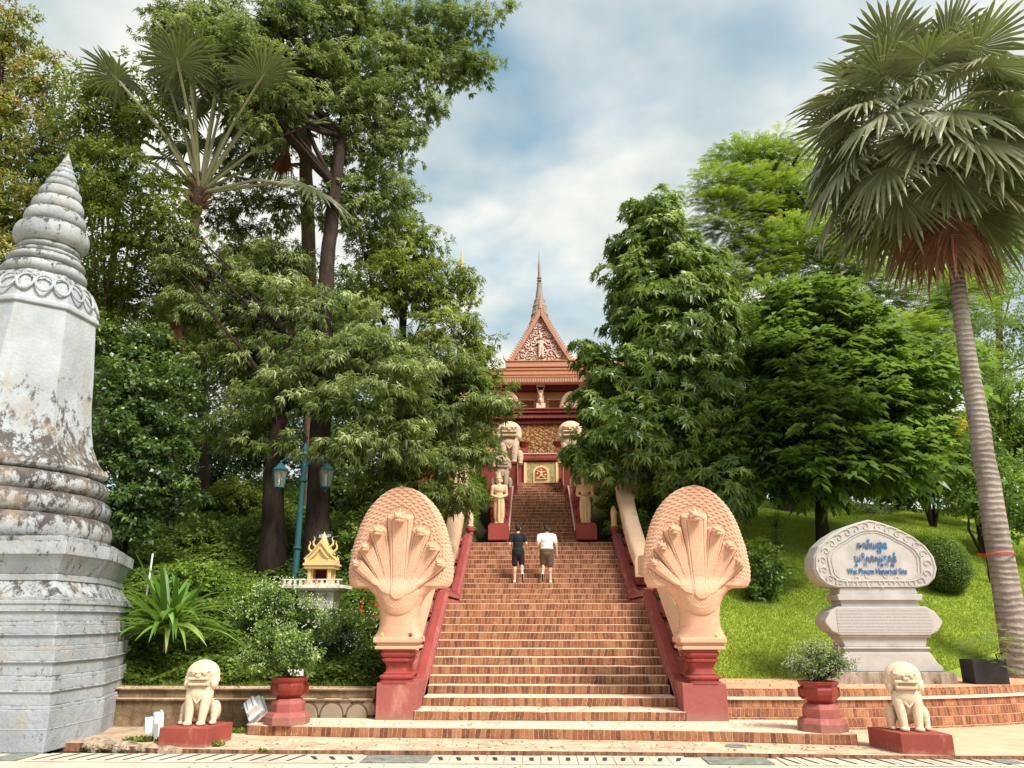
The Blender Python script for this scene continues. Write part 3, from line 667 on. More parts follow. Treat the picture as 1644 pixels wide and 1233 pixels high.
def tier(z0, z1, inset0, inset1=None, nm='base_tier'):
    inset1 = inset0 if inset1 is None else inset1
    b = MB(); v = []
    for z, i in ((z0, inset0), (z1, inset1)):
        for x, y in plan:
            v.append((sc[0]+x*(1-i/3.0), sc[1]+y*(1-i/2.6), z))
    m = len(plan); b.add(v, [tuple(range(m-1, -1, -1)), tuple(range(m, 2*m))] + [(k, (k+1) % m, m+(k+1) % m, m+k) for k in range(m)])
    b.build(nm, M_STUPA, stu, bevel=.015)
segs = [(0, .60, 0.02), (.60, .65, .04), (.65, 1.02, .09), (1.02, 1.08, .10), (1.08, 1.46, .17), (1.46, 1.52, .17), (1.52, 1.84, .24), (1.84, 1.90, .25), (1.90, 2.18, .32), (2.18, 2.24, .30)]
for a, c, i in segs: tier(a-.01, c, i)
for z_, i in ((.30, .03), (.84, .08), (1.27, .15), (1.68, .22), (2.05, .30)): tier(z_, z_+.035, i-.015, nm='thin_course')
tier(2.23, 2.30, .34); tier(2.29, 2.56, .36, .55, 'sloped_tier'); tier(2.55, 2.66, .52); tier(2.65, 2.98, .56, .42, 'cornice_underside'); tier(2.97, 3.20, .38, nm='cornice'); tier(3.195, 3.30, .55)
def ring(r, z0, z1, k=.12):
    k = k*1.7; return [(r-k*(1-math.sin(t_)**.75), z0+(z1-z0)*(1-math.cos(t_))/2) for t_ in np.linspace(0, math.pi, 13)]
for a, c, r in ((3.28, 3.82, 2.06), (3.80, 4.24, 1.98), (4.22, 4.62, 1.88)):
    b = MB(); b.lathe([(r-.3, a-.02)]+ring(r, a, c, .14)+[(r-.3, c+.01)], (*sc, 0), 64); b.build('torus_ring', M_STUPA, stu, smooth=True)
b = MB(); b.lathe([(1.62, 4.60), (1.86, 4.66), (1.90, 4.74), (1.86, 4.82), (1.80, 4.84)], (*sc, 0), 8, ph=R_(22.5-8)); b.build('shaft_foot', M_STUPA, stu, bevel=.02)
b = MB(); b.lathe([(1.80, 4.83), (1.66, 5.0), (1.52, 5.3), (1.42, 5.75), (1.36, 6.2), (1.30, 6.9), (1.22, 7.6), (1.17, 8.02)], (*sc, 0), 8, ph=R_(22.5-8)); b.build('shaft', M_STUPA, stu, bevel=.02)
b = MB(); b.lathe([(1.14, 8.01), (1.23, 8.03), (1.22, 8.12), (1.16, 8.16), (1.13, 8.3), (1.0, 8.62), (.86, 8.86), (.78, 8.90)], (*sc, 0), 8, ph=R_(22.5-8)); cup = b.build('lotus_band', M_STUPA, stu, bevel=.02)
for i in range(20):
    a = 2*math.pi*i/20; b = MB(); q = []
    for k in range(13):
        t_ = 2*math.pi*k/12
        w_ = .155*math.sin(t_)*(1-.18*math.cos(t_)); h_ = -.20*math.cos(t_)
        q.append((w_, h_))
    pts = []; 
    for w_, h_ in q:
        z = 8.50+h_; r = np.interp(z, [8.1, 8.3, 8.62, 8.86], [1.16, 1.12, .99, .86])+.03
        pts.append((sc[0]+r*math.cos(a)-w_*math.sin(a), sc[1]+r*math.sin(a)+w_*math.cos(a), z))
    b.tube(pts, .028, 6); b.build('lotus_petal', M_STUPA, cup)
rings = [(8.88, 9.20, .82), (9.20, 9.42, .75), (9.40, 9.55, .64), (9.55, 9.72, .60), (9.70, 10.20, .74), (10.19, 10.56, .61), (10.53, 10.88, .52), (10.87, 11.16, .43), (11.15, 11.38, .34), (11.37, 11.56, .265), (11.55, 11.70, .20), (11.69, 11.82, .145)]
for a, c, r in rings:
    b = MB(); b.lathe([(r*.6, a-.02)]+ring(r, a, c, r*.17)+[(r*.6, c+.01)], (*sc, 0), 48); b.build('spire_ring', M_STUPA, stu, smooth=True)
b = MB(); b.lathe([(.07, 11.78), (.11, 11.84), (.09, 11.92), (.04, 12.02), (.012, 12.14)], (*sc, 0), 16); b.build('finial', M_STUPA, stu, smooth=True)
# low rock edging at the stupa's foot
rng = random.Random(5)
M_ROCK = painted('rough_rock', (.42, .32, .23), .9, .3, (.12, .08, .05), (.45, .65), 4, .8)
for i, (x, y, s) in enumerate(((-6.9, 13.05, .34), (-6.45, 12.9, .30), (-6.05, 12.75, .26), (-5.55, 12.56, .2), (-7.1, 13.4, .25))):
    v, f = sculpt([('s', (x+rng.uniform(-.1, .1), y+rng.uniform(-.08, .08), .02), (s*rng.uniform(.6, 1), s*.5, .09)), ('s', (x+s*.5, y, .01), (s*.5, s*.4, .07)), ('b', (x, y+.1, 0), (s*1.2, s*.8, .13), (0, 0, rng.uniform(0, 1)))], .03, 1)
    v = v + np.random.default_rng(i).normal(0, .006, v.shape); o = mesh_obj('edging_rock', v, f, M_ROCK, origin=(x, y, 0))
    tag(o, ('wide flat rock touching the stupa corner', 'second flat rock out from the stupa corner', 'third rock along the broken kerb', 'small rock against the red lion block', 'small rock behind the others at the stupa foot')[i], 'rock', 'rocks edging the broken kerb')
# ================================================================== LIONS
def lion_prims(stand=0):
    P = [('s', (0, .05, .42), (.20, .15, .24)), ('s', (0, .17, .27), (.20, .19, .20)), ('s', (0, -.02, .48), (.225, .14, .16)),
         ('c', (-.125, -.06, .42), (-.105, -.12, .08), .088, .060), ('c', (.125, -.06, .42), (.105, -.12, .08), .088, .060),
         ('s', (-.105, -.155, .035), (.070, .095, .04)), ('s', (.105, -.155, .035), (.070, .095, .04)),
         ('s', (-.235, .12, .20), (.085, .13, .16)), ('s', (.235, .12, .20), (.085, .13, .16)),
         ('s', (-.245, -.0, .035), (.055, .10, .036)), ('s', (.245, -.0, .035), (.055, .10, .036)), ('c', (-.245, .04, .13), (-.245, .02, .05), .06, .045), ('c', (.245, .04, .13), (.245, .02, .05), .06, .045),
         ('s', (0, .05, .76), (.275, .15, .235)), ('s', (0, .03, .69), (.29, .12, .15)),        # mane disc
         ('s', (0, -.06, .80), (.19, .10, .13)), ('b', (0, -.09, .665), (.31, .16, .14)),      # face and muzzle
         ('b', (0, -.165, .71), (.33, .07, .035)), ('b', (0, -.16, .625), (.31, .07, .032)),       # lips
         ('c', (-.15, -.13, .83), (-.03, -.16, .80), .022, .018), ('c', (.15, -.13, .83), (.03, -.16, .80), .022, .018),
         ('s', (-.085, -.145, .785), (.036, .026, .020)), ('s', (.085, -.145, .785), (.036, .026, .020)), ('s', (0, -.19, .755), (.05, .035, .026)),
         ('c', (-.05, -.18, .81), (-.10, -.15, .80), .012, .012), ('c', (.05, -.18, .81), (.10, -.15, .80), .012, .012),
         ('s', (-.215, -.01, .62), (.06, .08, .085)), ('s', (.215, -.01, .62), (.06, .08, .085)),
         # bib over the chest
         ('c', (-.18, -.095, .56), (0, -.15, .34), .018, .015), ('c', (.18, -.095, .56), (0, -.15, .34), .018, .015),
         ('c', (0, .32, .12), (0, .36, .42), .03, .02)]
    return P
LION = sculpt(lion_prims(), .0075, 2)
M_GUM = painted('mouth_groove', (.35, .20, .12), .8, .1)
def lion(x, y, z, k, label, cat='lion statue', group=None, rot=0):
    t = thing('lion_statue', label, cat, (x, y, z), group)
    c, s = math.cos(rot), math.sin(rot); V = LION[0]*k; V = np.stack([V[:, 0]*c-V[:, 1]*s, V[:, 0]*s+V[:, 1]*c, V[:, 2]], 1) + np.array([x, y, z])
    mesh_obj('body', V, LION[1], M_LION, t, smooth=True)
    b = MB(); b.obox((0, -.172*k, .665*k), (.22*k, .02*k, .026*k), (0, 0, 0)); b.v = [(p[0]*c-p[1]*s+x, p[0]*s+p[1]*c+y, p[2]+z) for p in b.v]; b.build('mouth', M_GUM, t)
    return t
def lion_block(pts, z0, z1, label):
    b = MB(); b.prism(pts, 'z', z0, z1); o = b.build('lion_block', painted('brick_red_block', (.28, .06, .045), .85, .14, (.46, .22, .16), (.58, .74), 2.5, splash=(.22, .14, (.34, .22, .16))), origin=(*pts[0], z0), bevel=.012); return tag(o, label, 'plinth')
lion_block([(-5.82, 12.72), (-5.05, 12.66), (-4.95, 13.45), (-5.75, 13.5)], .05, .335, 'dark red block under the stone lion beside the white floodlight')
lion(-5.40, 13.10, .33, .98, 'cream seated lion on a red block near the stupa and floodlight', group='cream stone lions', rot=.08)
lion_block([(5.30, 12.42), (6.0, 12.30), (5.98, 13.0), (5.12, 13.15)], .05, .335, 'dark red block under the stone lion in front of the brick terrace')
lion(5.62, 12.78, .33, .98, 'cream seated lion on a red block in front of the carved sign stone', group='cream stone lions', rot=-.22)
# ================================================================== POTS
def pot(x, y, label):
    t = thing('planter_pot', label, 'plant pot', (x, y, .22), 'red planters flanking the stair')
    oc = [(math.cos(math.pi/4*i+math.pi/8)*1.08, math.sin(math.pi/4*i+math.pi/8)*1.08) for i in range(8)]
    b = MB(); b.lathe([(.36, 0), (.36, .12), (.33, .17), (.28, .20)], (x, y, .22), poly=oc); b.build('base', M_RED2, t, bevel=.01)
    b = MB(); b.lathe([(.27, .19), (.27, .33), (.24, .38), (.20, .41)], (x, y, .22), poly=oc); b.build('stem', M_RED2, t, bevel=.01)
    b = MB(); b.lathe([(.17, .40), (.19, .43), (.25, .47), (.275, .55), (.275, .62), (.26, .66), (.29, .70), (.30, .745), (.26, .75), (.25, .70), (.03, .69)], (x, y, .22), poly=oc); b.build('bowl', M_REDPOT, t, bevel=.008)
    for sx in (-1, 1):
        b = MB(); b.tube([(x+sx*.25, y, .22+.66), (x+sx*.32, y, .22+.64), (x+sx*.32, y, .22+.52), (x+sx*.26, y, .22+.48)], .022, 8); b.build('handle', M_REDPOT, t, smooth=True)
    b = MB(); b.lathe([(.24, .69), (.2, .715), (.02, .72)], (x, y, .22), 16); b.build('soil', painted('soil', (.05, .03, .02), 1, .3), t)
    return t
pot(-4.30, 14.22, 'dark red octagonal planter on the step end next to the fallen floodlight')
pot(4.60, 13.62, 'dark red octagonal planter on the step end below the brick terrace')
# ================================================================== FLOODLIGHTS
M_GREYM = painted('grey_metal', (.30, .31, .32), .5, .1)
def flood(c, rot, label, k=1.0):
    t = thing('floodlight', label, 'floodlight', c, None)
    def part(nm, m, off, size, bev=.012):
        b = MB(); mt = Matrix.Rotation(rot[2], 3, 'Z') @ Matrix.Rotation(rot[0], 3, 'X') @ Matrix.Rotation(rot[1], 3, 'Y')
        b.box(-size[0]/2*k, size[0]/2*k, -size[1]/2*k, size[1]/2*k, -size[2]/2*k, size[2]/2*k)
        b.v = [tuple(mt @ (Vector(p)+Vector(off)*k) + Vector(c)) for p in b.v]; b.build(nm, m, t, bevel=bev)
    part('housing', M_WHITE, (0, 0, 0), (.40, .10, .30), .025); part('rim', M_WHITE, (0, -.055, 0), (.44, .03, .34)); part('glass', painted('lamp_glass', (.55, .58, .60), .2, .05), (0, -.072, 0), (.36, .006, .26), .003)
    part('gear_box', M_WHITE, (0, .10, .0), (.26, .12, .20)); part('bracket', M_GREYM, (-.225, .02, -.08), (.012, .05, .24), .003); part('bracket', M_GREYM, (.225, .02, -.08), (.012, .05, .24), .003); part('cooling_fin', M_GREYM, (0, .155, .05), (.24, .02, .02), .003); part('cooling_fin', M_GREYM, (0, .155, -.05), (.24, .02, .02), .003)
flood((-6.20, 13.45, .29), (R_(-4), 0, R_(118)), 'white boxy floodlight standing upright behind the red lion block', 1.15)
flood((-4.95, 14.45, .42), (R_(35), R_(-38), R_(150)), 'white floodlight tipped over beside the red planter', 1.05)
b = MB(); b.box(-4.70, -4.44, 15.32, 15.5, .70, 1.02); o = b.build('junction_box', M_WHITE, origin=(-4.57, 15.4, .70), bevel=.01); tag(o, 'small white box on the wall coping behind the planter bush', 'box')
# ================================================================== SIGN STONE
n = NT('grey_sandstone'); c_ = n.ramp(n.noise(3, 7, .6), [(.3, (.37, .35, .33)), (.7, (.50, .475, .45))]); c_ = n.mix(n.ramp(n.noise(60, 3), [(.4, (0, 0, 0)), (.8, (.4, .4, .4))]), c_, (.34, .31, .29)); n.base(c_); n.rough(.8, .2); n.bump(n.noise(40, 5), .3, .01); M_STONE = n.m
n = NT('engraved_stone'); g = n.n('ShaderNodeTexCoord'); sp = n.n('ShaderNodeSeparateXYZ'); n.l(g.outputs['Object'], sp.inputs[0])
rz = n.math('DIVIDE', sp.outputs[2], .062); ln = n.math('LESS_THAN', n.math('ABSOLUTE', n.math('SUBTRACT', n.math('FRACT', rz), .5)), .23)
cvx = n.n('ShaderNodeCombineXYZ'); n.l(n.math('MULTIPLY', sp.outputs[0], 42), cvx.inputs[0]); n.l(n.math('MULTIPLY', sp.outputs[2], 34), cvx.inputs[1]); n.l(n.math('FLOOR', rz), cvx.inputs[2])
gl = n.noise(1.0, 3, .7, vec=cvx.outputs[0]); ink = n.math('MULTIPLY', ln, n.ramp(gl, [(.42, (0, 0, 0)), (.5, (1, 1, 1))]))
n.base(n.mix(n.math('MULTIPLY', ink, .62), (.40, .385, .37), (.20, .20, .23))); n.rough(.7); M_ENGR = n.m
M_BLUE = painted('blue_letters', (.006, .11, .33), .5, .03)
sx_, sy_ = 7.02, 16.85; SROT = R_(0)
sg = thing('sign_stone', 'carved grey sandstone sign with blue lettering on the edge of the lawn', 'sign', (sx_, sy_, .70))
def hull(fn, y0, y1, nm, mat, parent=sg, bev=.02):
    b = MB(); b.prism([(sx_+a, c) for a, c in fn], 'y', sy_+y0, sy_+y1); return b.build(nm, mat, parent, bevel=bev)
def sym(pts): return [(-a, c) for a, c in pts][::-1] + [p for p in pts if p[0] > .001]
ct = .70
def band(hw0, hw1, z0, z1, y0, y1, nm, bev=.012):
    return hull([(-hw0, z0), (hw0, z0), (hw1, z1), (-hw1, z1)], y0, y1, nm, M_STONE, bev=bev)
b = MB(); b.box(sx_-1.32, sx_+1.22, sy_-.50, sy_+.55, .66, .93); b.build('footing', painted('stained_footing', (.36, .29, .23), .9, .2, (.09, .06, .04), (.45, .65), 2.5), sg, bevel=.015)
hull(sym([(1.06, .93), (1.06, 1.02), (.96, 1.10), (.90, 1.22), (.84, 1.30), (0, 1.30)]), -.34, .40, 'base_block', M_STONE)
band(.82, .82, 1.30, 1.36, -.30, .36, 'moulding'); band(.86, .86, 1.36, 1.40, -.34, .38, 'moulding'); band(.80, .86, 1.40, 1.58, -.28, .34, 'moulding'); band(.90, .90, 1.58, 1.62, -.33, .36, 'moulding')
tab = [(.88, 1.62), (1.05, 1.70), (1.16, 1.84), (1.17, 1.90), (1.05, 2.08), (.88, 2.18), (0, 2.18)]
hull(sym(tab), -.36, .30, 'inscription_tablet', M_STONE, bev=.02)
o = mesh_obj('inscription', [(sx_-.93, sy_-.366, 1.68), (sx_+.93, sy_-.366, 1.68), (sx_+.93, sy_-.366, 2.12), (sx_-.93, sy_-.366, 2.12)], [(0, 1, 2, 3)], M_ENGR, sg)
band(.78, .78, 2.18, 2.30, -.28, .30, 'moulding'); band(.84, .86, 2.30, 2.42, -.34, .36, 'moulding'); band(.80, .76, 2.42, 2.56, -.28, .30, 'moulding')
head = [(.84, 2.55), (1.04, 2.60), (1.20, 2.74), (1.27, 2.93), (1.24, 3.17), (1.11, 3.39), (.88, 3.59), (.58, 3.76), (.28, 3.87), (.08, 3.925), (0, 3.94)]
hs = sym(head); hull(hs, -.30, .30, 'carved_panel', M_STONE, bev=.05)
def rim_tube(scale, zc, r, nm, yy=-.302, lob=False):
    pts = []
    for i in range(121):
        a = 2*math.pi*i/120
        L = len(hs); t_ = i/120*L; k = int(t_) % L; fr = t_-int(t_); p, q = hs[k], hs[(k+1) % L]
        x = p[0]+(q[0]-p[0])*fr; z = p[1]+(q[1]-p[1])*fr
        w_ = scale*(1+(.05*abs(math.sin(a*3)) if lob else 0)); pts.append((sx_+x*w_, sy_+yy, zc+(z-zc)*w_))
    b = MB(); b.tube(pts, r, 6); b.build(nm, M_STONE, sg, smooth=True)
rim_tube(.955, 3.14, .016, 'rim'); rim_tube(.735, 3.08, .020, 'inner_rim', lob=True); rim_tube(.68, 3.07, .012, 'inner_rim', lob=True)
for i in range(26):     # scrolled leaves in the border
    f_ = (i+.5)/26; L = len(hs)-1; t_ = f_*L
    # walk by arc length
    seg = [math.dist(hs[k], hs[k+1]) for k in range(L)]; tot = sum(seg); s_ = f_*tot; k = 0
    while s_ > seg[k]: s_ -= seg[k]; k += 1
    fr = s_/seg[k]; x = hs[k][0]+(hs[k+1][0]-hs[k][0])*fr; z = hs[k][1]+(hs[k+1][1]-hs[k][1])*fr
    x *= .845; z = 3.12+(z-3.12)*.845; ang = math.atan2(z-3.1, x); sgn = 1 if x > 0 else -1
    pts = []
    for j in range(16):
        a = ang + sgn*(j*.42); rr_ = .085*(1-j/19); pts.append((sx_+x+rr_*math.cos(a), sy_-.302, z+rr_*math.sin(a)))
    b = MB(); b.tube(pts, [.020-.0006*j for j in range(16)], 6); b.build('scroll', M_STONE, sg, smooth=True)
for sgn in (-1, 1):
    for cx, cz, r0, dirn in ((.20, 2.80, .10, 1), (.42, 2.73, .08, -1), (.08, 2.86, .05, 1)):
        pts = [(sx_+sgn*(cx+r0*(1-j/20)*math.cos(j*.45*dirn)), sy_-.302, cz+r0*(1-j/20)*math.sin(j*.45*dirn)) for j in range(16)]
        b = MB(); b.tube(pts, .012, 6); b.build('scroll', M_STONE, sg, smooth=True)
def lettering(s, size, x, z, mat, parent, y, nm='lettering', ext=.003, align='CENTER', fit=None):
    c = bpy.data.curves.new('t', 'FONT'); c.body = s; c.size = size; c.extrude = ext; c.align_x = align; c.offset = size*.016
    o = bpy.data.objects.new('t', c); COL.objects.link(o); dg = bpy.context.evaluated_depsgraph_get(); dg.update()
    me = bpy.data.meshes.new_from_object(o.evaluated_get(dg)); bpy.data.objects.remove(o)
    v = np.array([q.co[:] for q in me.vertices]); f = [tuple(p.vertices) for p in me.polygons]; bpy.data.meshes.remove(me)
    if fit: w_ = v[:, 0].max()-v[:, 0].min(); v[:, 0] *= fit/w_
    v[:, 0] -= (v[:, 0].max()+v[:, 0].min())/2 if align == 'CENTER' else v[:, 0].min()
    V = np.stack([v[:, 0]+x, -v[:, 2]+y, v[:, 1]+z], 1); return V, f
def text_part(items, mat, parent, nm='lettering'):
    V = []; F = []; k = 0
    for v, f in items: V.append(v); F += [tuple(i+k for i in q) for q in f]; k += len(v)
    mesh_obj(nm, np.concatenate(V), F, mat, parent)
yT = sy_-.315
# Khmer: base letters, with the subscript letters set small beneath
row1 = [lettering('រមណីយដាន', .215, sx_-.02, 3.335, M_BLUE, sg, yT, fit=.63), lettering('ឋ', .12, sx_+.12, 3.245, M_BLUE, sg, yT, fit=.09)]
row2 = [lettering('បវតិសាសវតភនំ', .215, sx_+.02, 3.065, M_BLUE, sg, yT, fit=.86)]
for ch, dx in (('រ', -.39), ('ត', -.20), ('ត', .09), ('រ', .14), ('ត', .24), ('ន', .36)): row2.append(lettering(ch, .12, sx_+dx, 2.975, M_BLUE, sg, yT, fit=.07))
text_part(row1, M_BLUE, sg); text_part(row2, M_BLUE, sg)
text_part([lettering('Wat Phnom Historical Site', .165, sx_+.02, 2.855-.03, M_BLUE, sg, yT, fit=1.22)], M_BLUE, sg)
# ================================================================== LAMP POST
M_TEAL = painted('teal_paint', (.02, .085, .10), .5, .15, (.015, .05, .05), (.55, .75), 4)
n = NT('lantern_glass'); n.base((.50, .50, .40)); n.rough(.15, .5); n.b.inputs['Transmission Weight'].default_value = .75; n.b.inputs['IOR'].default_value = 1.05; M_GLASS = n.m
lb = at(472, 945, 20.0); lt = at(484, 735, 20.0)
lp = thing('lamp_post', 'teal two-lantern lamp post in front of the dark tree trunks', 'street lamp', (lb[0], 20, 2.2))
lx = float(lb[0])
b = MB(); b.lathe([(.15, 0), (.15, .3), (.11, .36), (.095, .5), (.085, 1.2), (.075, 2.6), (.065, 4.0)], (lx, 20, 2.1), 14); b.build('pole', M_TEAL, lp, smooth=True)
for h in (.40, 1.55, 3.3): 
    b = MB(); b.lathe([(.08, 0), (.115, .02), (.115, .06), (.08, .08)], (lx, 20, 2.1+h), 14); b.build('collar', M_TEAL, lp, smooth=True)
b = MB(); b.lathe([(.03, 0), (.09, .04), (.05, .12), (.07, .18), (.01, .34)], (lx, 20, 6.1), 12); b.build('finial', M_TEAL, lp, smooth=True)
for sgn in (-1, 1):
    b = MB(); b.tube([(lx, 20, 5.75), (lx+sgn*.2, 20, 6.0), (lx+sgn*.45, 20, 6.05), (lx+sgn*.62, 20, 5.93)], .025, 8); b.build('bracket_arm', M_TEAL, lp, smooth=True)
    cx, zt = lx+sgn*.62, 5.93
    hx = [(math.cos(math.pi/3*i), math.sin(math.pi/3*i)) for i in range(6)]
    b = MB(); b.lathe([(.23, -.22), (.23, -.20), (.12, -.12), (.09, -.06), (.04, -.03), (.02, .05)], (cx, 20, zt), poly=hx); roof = b.build('lantern_roof', M_TEAL, lp)
    b = MB(); b.lathe([(.10, -.68), (.125, -.66), (.195, -.225)], (cx, 20, zt), poly=hx); b.build('lantern_glass', M_GLASS, lp)
    for q in hx: 
        b = MB(); b.tube([(cx+q[0]*.20, 20+q[1]*.20, zt-.22), (cx+q[0]*.13, 20+q[1]*.13, zt-.67)], .011, 5); b.build('lantern_bar', M_TEAL, lp)
    b = MB(); b.lathe([(.02, -.80), (.06, -.74), (.10, -.70), (.14, -.68), (.12, -.655)], (cx, 20, zt), 12); b.build('lantern_base', M_TEAL, lp, smooth=True)
    b = MB(); b.lathe([(.03, -.66), (.035, -.5), (.05, -.42), (.03, -.33)], (cx, 20, zt), 10); b.build('bulb', M_WHITE, lp, smooth=True)
# ================================================================== SPIRIT HOUSE
M_YEL = painted('yellow_gold_paint', (.66, .46, .20), .6, .08, (.52, .30, .08), (.62, .8), 5)
M_CREAMC = painted('cream_concrete', (.50, .47, .40), .85, .15, (.12, .09, .07), (.52, .7), 3)
p = at(515, 940, 18.0); SHK = .80; hx_, hy_, hz_ = float(p[0]), 18.0, float(p[2])
sh = thing('spirit_house', 'small golden yellow spirit house with curling roof finials on a white tray shelf', 'shrine', (hx_, hy_, hz_))
def hb(nm, x0, x1, y0, y1, z0, z1, m=M_YEL, bev=.006): b = MB(); b.box(hx_+x0, hx_+x1, hy_+y0, hy_+y1, hz_+z0, hz_+z1); return b.build(nm, m, sh, bevel=bev)
hb('floor', -.40, .40, -.32, .32, 0.0, .06)
for a in (-.33, .24):
    for c in (-.26, .20): hb('column', a, a+.09, c, c+.08, .05, .42)
hb('back_wall', -.31, .31, .10, .13, .05, .42); hb('side_wall', .20, .235, -.2, .22, .05, .42); hb('side_wall', -.235, -.20, -.2, .22, .05, .42)
hb('painted_inner_shade', -.19, .19, .06, .09, .06, .40, painted('deep_maroon', (.06, .015, .01), .9, .1))  # dark sheet standing in for the shade inside the shrine
hb('beam', -.42, .42, -.33, .33, .42, .50); hb('eave', -.46, .46, -.37, .37, .50, .56); hb('roof_band', -.42, .42, -.33, .33, .56, .66)
for k, (w_, z0, z1) in enumerate(((.42, .64, .98), (.33, .80, 1.10))):
    b = MB(); y0 = -.30+k*.08; b.prism([(hx_-w_, hz_+z0), (hx_+w_, hz_+z0), (hx_+.02, hz_+z1+.08), (hx_-.02, hz_+z1+.08)], 'y', hy_+y0, hy_-y0); b.build('roof_tier', M_YEL, sh, bevel=.006)
for k, (w_, z0, z1, yy) in enumerate(((.44, .66, 1.12, -.33), (.26, .68, .96, -.345))):
    for s in (-1, 1):
        b = MB(); b.tube([(hx_+s*w_, hy_+yy, hz_+z0), (hx_+s*w_*.5, hy_+yy, hz_+(z0+z1)/2-.03), (hx_, hy_+yy, hz_+z1)], .022, 6); b.build('bargeboard', M_YEL, sh)
for s in (-1, 1):
    for bx, bz in ((.40, .92), (.28, 1.04), (.46, .62)):
        k = .7 if bz < .7 else 1
        b = MB(); b.tube([(hx_+s*(bx-.10), hy_-.05, hz_+bz-.06), (hx_+s*bx, hy_-.05, hz_+bz+.02), (hx_+s*(bx+.01), hy_-.05, hz_+bz+.10*k), (hx_+s*(bx-.03), hy_-.05, hz_+bz+.17*k), (hx_+s*(bx+.0), hy_-.05, hz_+bz+.24*k)], [.035, .032, .025, .018, .006], 7); b.build('horn_finial', M_YEL, sh, smooth=True)
b = MB(); b.lathe([(.16, 0), (.16, .05), (.12, .07), (.13, .11), (.09, .14), (.095, .18), (.06, .22), (.03, .30), (.005, .36)], (hx_, hy_, hz_+1.05), 12); b.build('spire', M_YEL, sh, smooth=True)
for i in range(7):
    b = MB(); b.ball((hx_-.16+i*.05, hy_-.30+(i % 2)*.04, hz_+.09), (.028, .028, .03), 8, 5); o = b.build('offering_flower', painted('offering_red', (.5, .03, .03), .7, .2), sh)
sh.scale = (.80, .80, .86)
pd = thing('shrine_pedestal', 'tapering cream concrete pedestal with a white railed tray carrying the spirit house', 'pedestal', (hx_, hy_, 1.4))
b = MB(); b.lathe([(.20, -1.1), (.22, -.6), (.30, -.52), (.34, -.16), (.44, -.12), (.46, -.04)], (hx_, hy_, hz_), poly=[(1.2, 1.0), (-1.2, 1.0), (-1.2, -1.0), (1.2, -1.0)]); b.build('pillar', M_CREAMC, pd, bevel=.015)
b = MB(); b.box(hx_-.78, hx_+.62, hy_-.48, hy_+.48, hz_-.08, hz_-.004); b.build('tray', painted('white_tray', (.66, .62, .55), .7, .1, (.22, .12, .08), (.52, .66), 6), pd, bevel=.01)
for x0 in np.arange(-.72, .60, .12):
    b = MB(); b.box(hx_+x0, hx_+x0+.05, hy_-.47, hy_-.44, hz_-.004, hz_+.10); b.build('tray_baluster', MATS['white_tray'], pd)
b = MB(); b.box(hx_-.76, hx_+.60, hy_-.475, hy_-.435, hz_+.10, hz_+.125); b.build('tray_rail', MATS['white_tray'], pd)
# small sign board behind
p = at(522, 862, 19.5)
sb_ = thing('name_board', 'small black board with white writing fixed to the dark trunk behind the spirit house', 'sign', (float(p[0]), 19.5, float(p[2])))
b = MB(); b.box(p[0]-.19, p[0]+.19, 19.48, 19.51, p[2]-.13, p[2]+.13); b.build('board', painted('black_board', (.02, .03, .025), .5, .1), sb_, bevel=.004)
V_, f_ = lettering('អាស្រម', .14, float(p[0]), float(p[2])-.02, None, None, 19.472, fit=.30, ext=.002); mesh_obj('writing', V_, f_, M_WHITE, sb_)
b = MB(); b.tube([(p[0], 19.52, p[2]-1.4), (p[0], 19.52, p[2]+.1)], .015, 6); b.build('stake', M_GREYM, sb_)
# ================================================================== GUARDIANS
GP = [('c', (-.085, 0, .08), (-.085, 0, .78), .085, .11), ('c', (.085, 0, .08), (.085, 0, .78), .085, .11), ('s', (-.09, -.06, .03), (.07, .13, .045)), ('s', (.09, -.06, .03), (.07, .13, .045)),
      ('c', (-.10, 0, .25), (-.09, 0, .70), .095, .115), ('c', (.10, 0, .25), (.09, 0, .70), .095, .115), ('b', (0, 0, .50), (.30, .16, .62)),
      ('s', (0, 0, .88), (.185, .13, .12)), ('s', (0, 0, 1.02), (.145, .11, .16)), ('s', (0, -.01, 1.22), (.21, .13, .16)), ('c', (-.17, 0, 1.32), (.17, 0, 1.32), .075, .075),
      ('c', (-.225, 0, 1.30), (-.265, .02, 1.04), .075, .058), ('c', (.225, 0, 1.30), (.265, .02, 1.04), .075, .058), ('c', (-.265, .02, 1.02), (-.05, -.16, .92), .055, .042), ('c', (.265, .02, 1.02), (.05, -.16, .92), .055, .042),
      ('s', (0, -.17, .92), (.07, .06, .055)), ('c', (0, -.17, .92), (0, -.16, .05), .032, .045), ('c', (0, 0, 1.36), (0, 0, 1.46), .06, .06),
      ('s', (0, 0, 1.54), (.095, .105, .125)), ('s', (0, -.10, 1.53), (.02, .03, .03)), ('s', (-.105, .01, 1.53), (.025, .03, .06)), ('s', (.105, .01, 1.53), (.025, .03, .06)),
      ('s', (0, 0, 1.62), (.115, .12, .035)), ('c', (0, .01, 1.66), (0, .02, 1.78), .085, .045), ('s', (0, .02, 1.82), (.04, .04, .05)),
      ('s', (0, 0, .80), (.20, .15, .035)), ('s', (0, 0, 1.36), (.12, .11, .03))]
GUARD = sculpt(GP, .013, 2)
M_GUARD = painted('ochre_peach_stone', (.72, .50, .30), .75, .08, (.45, .25, .12), (.6, .8), 5)
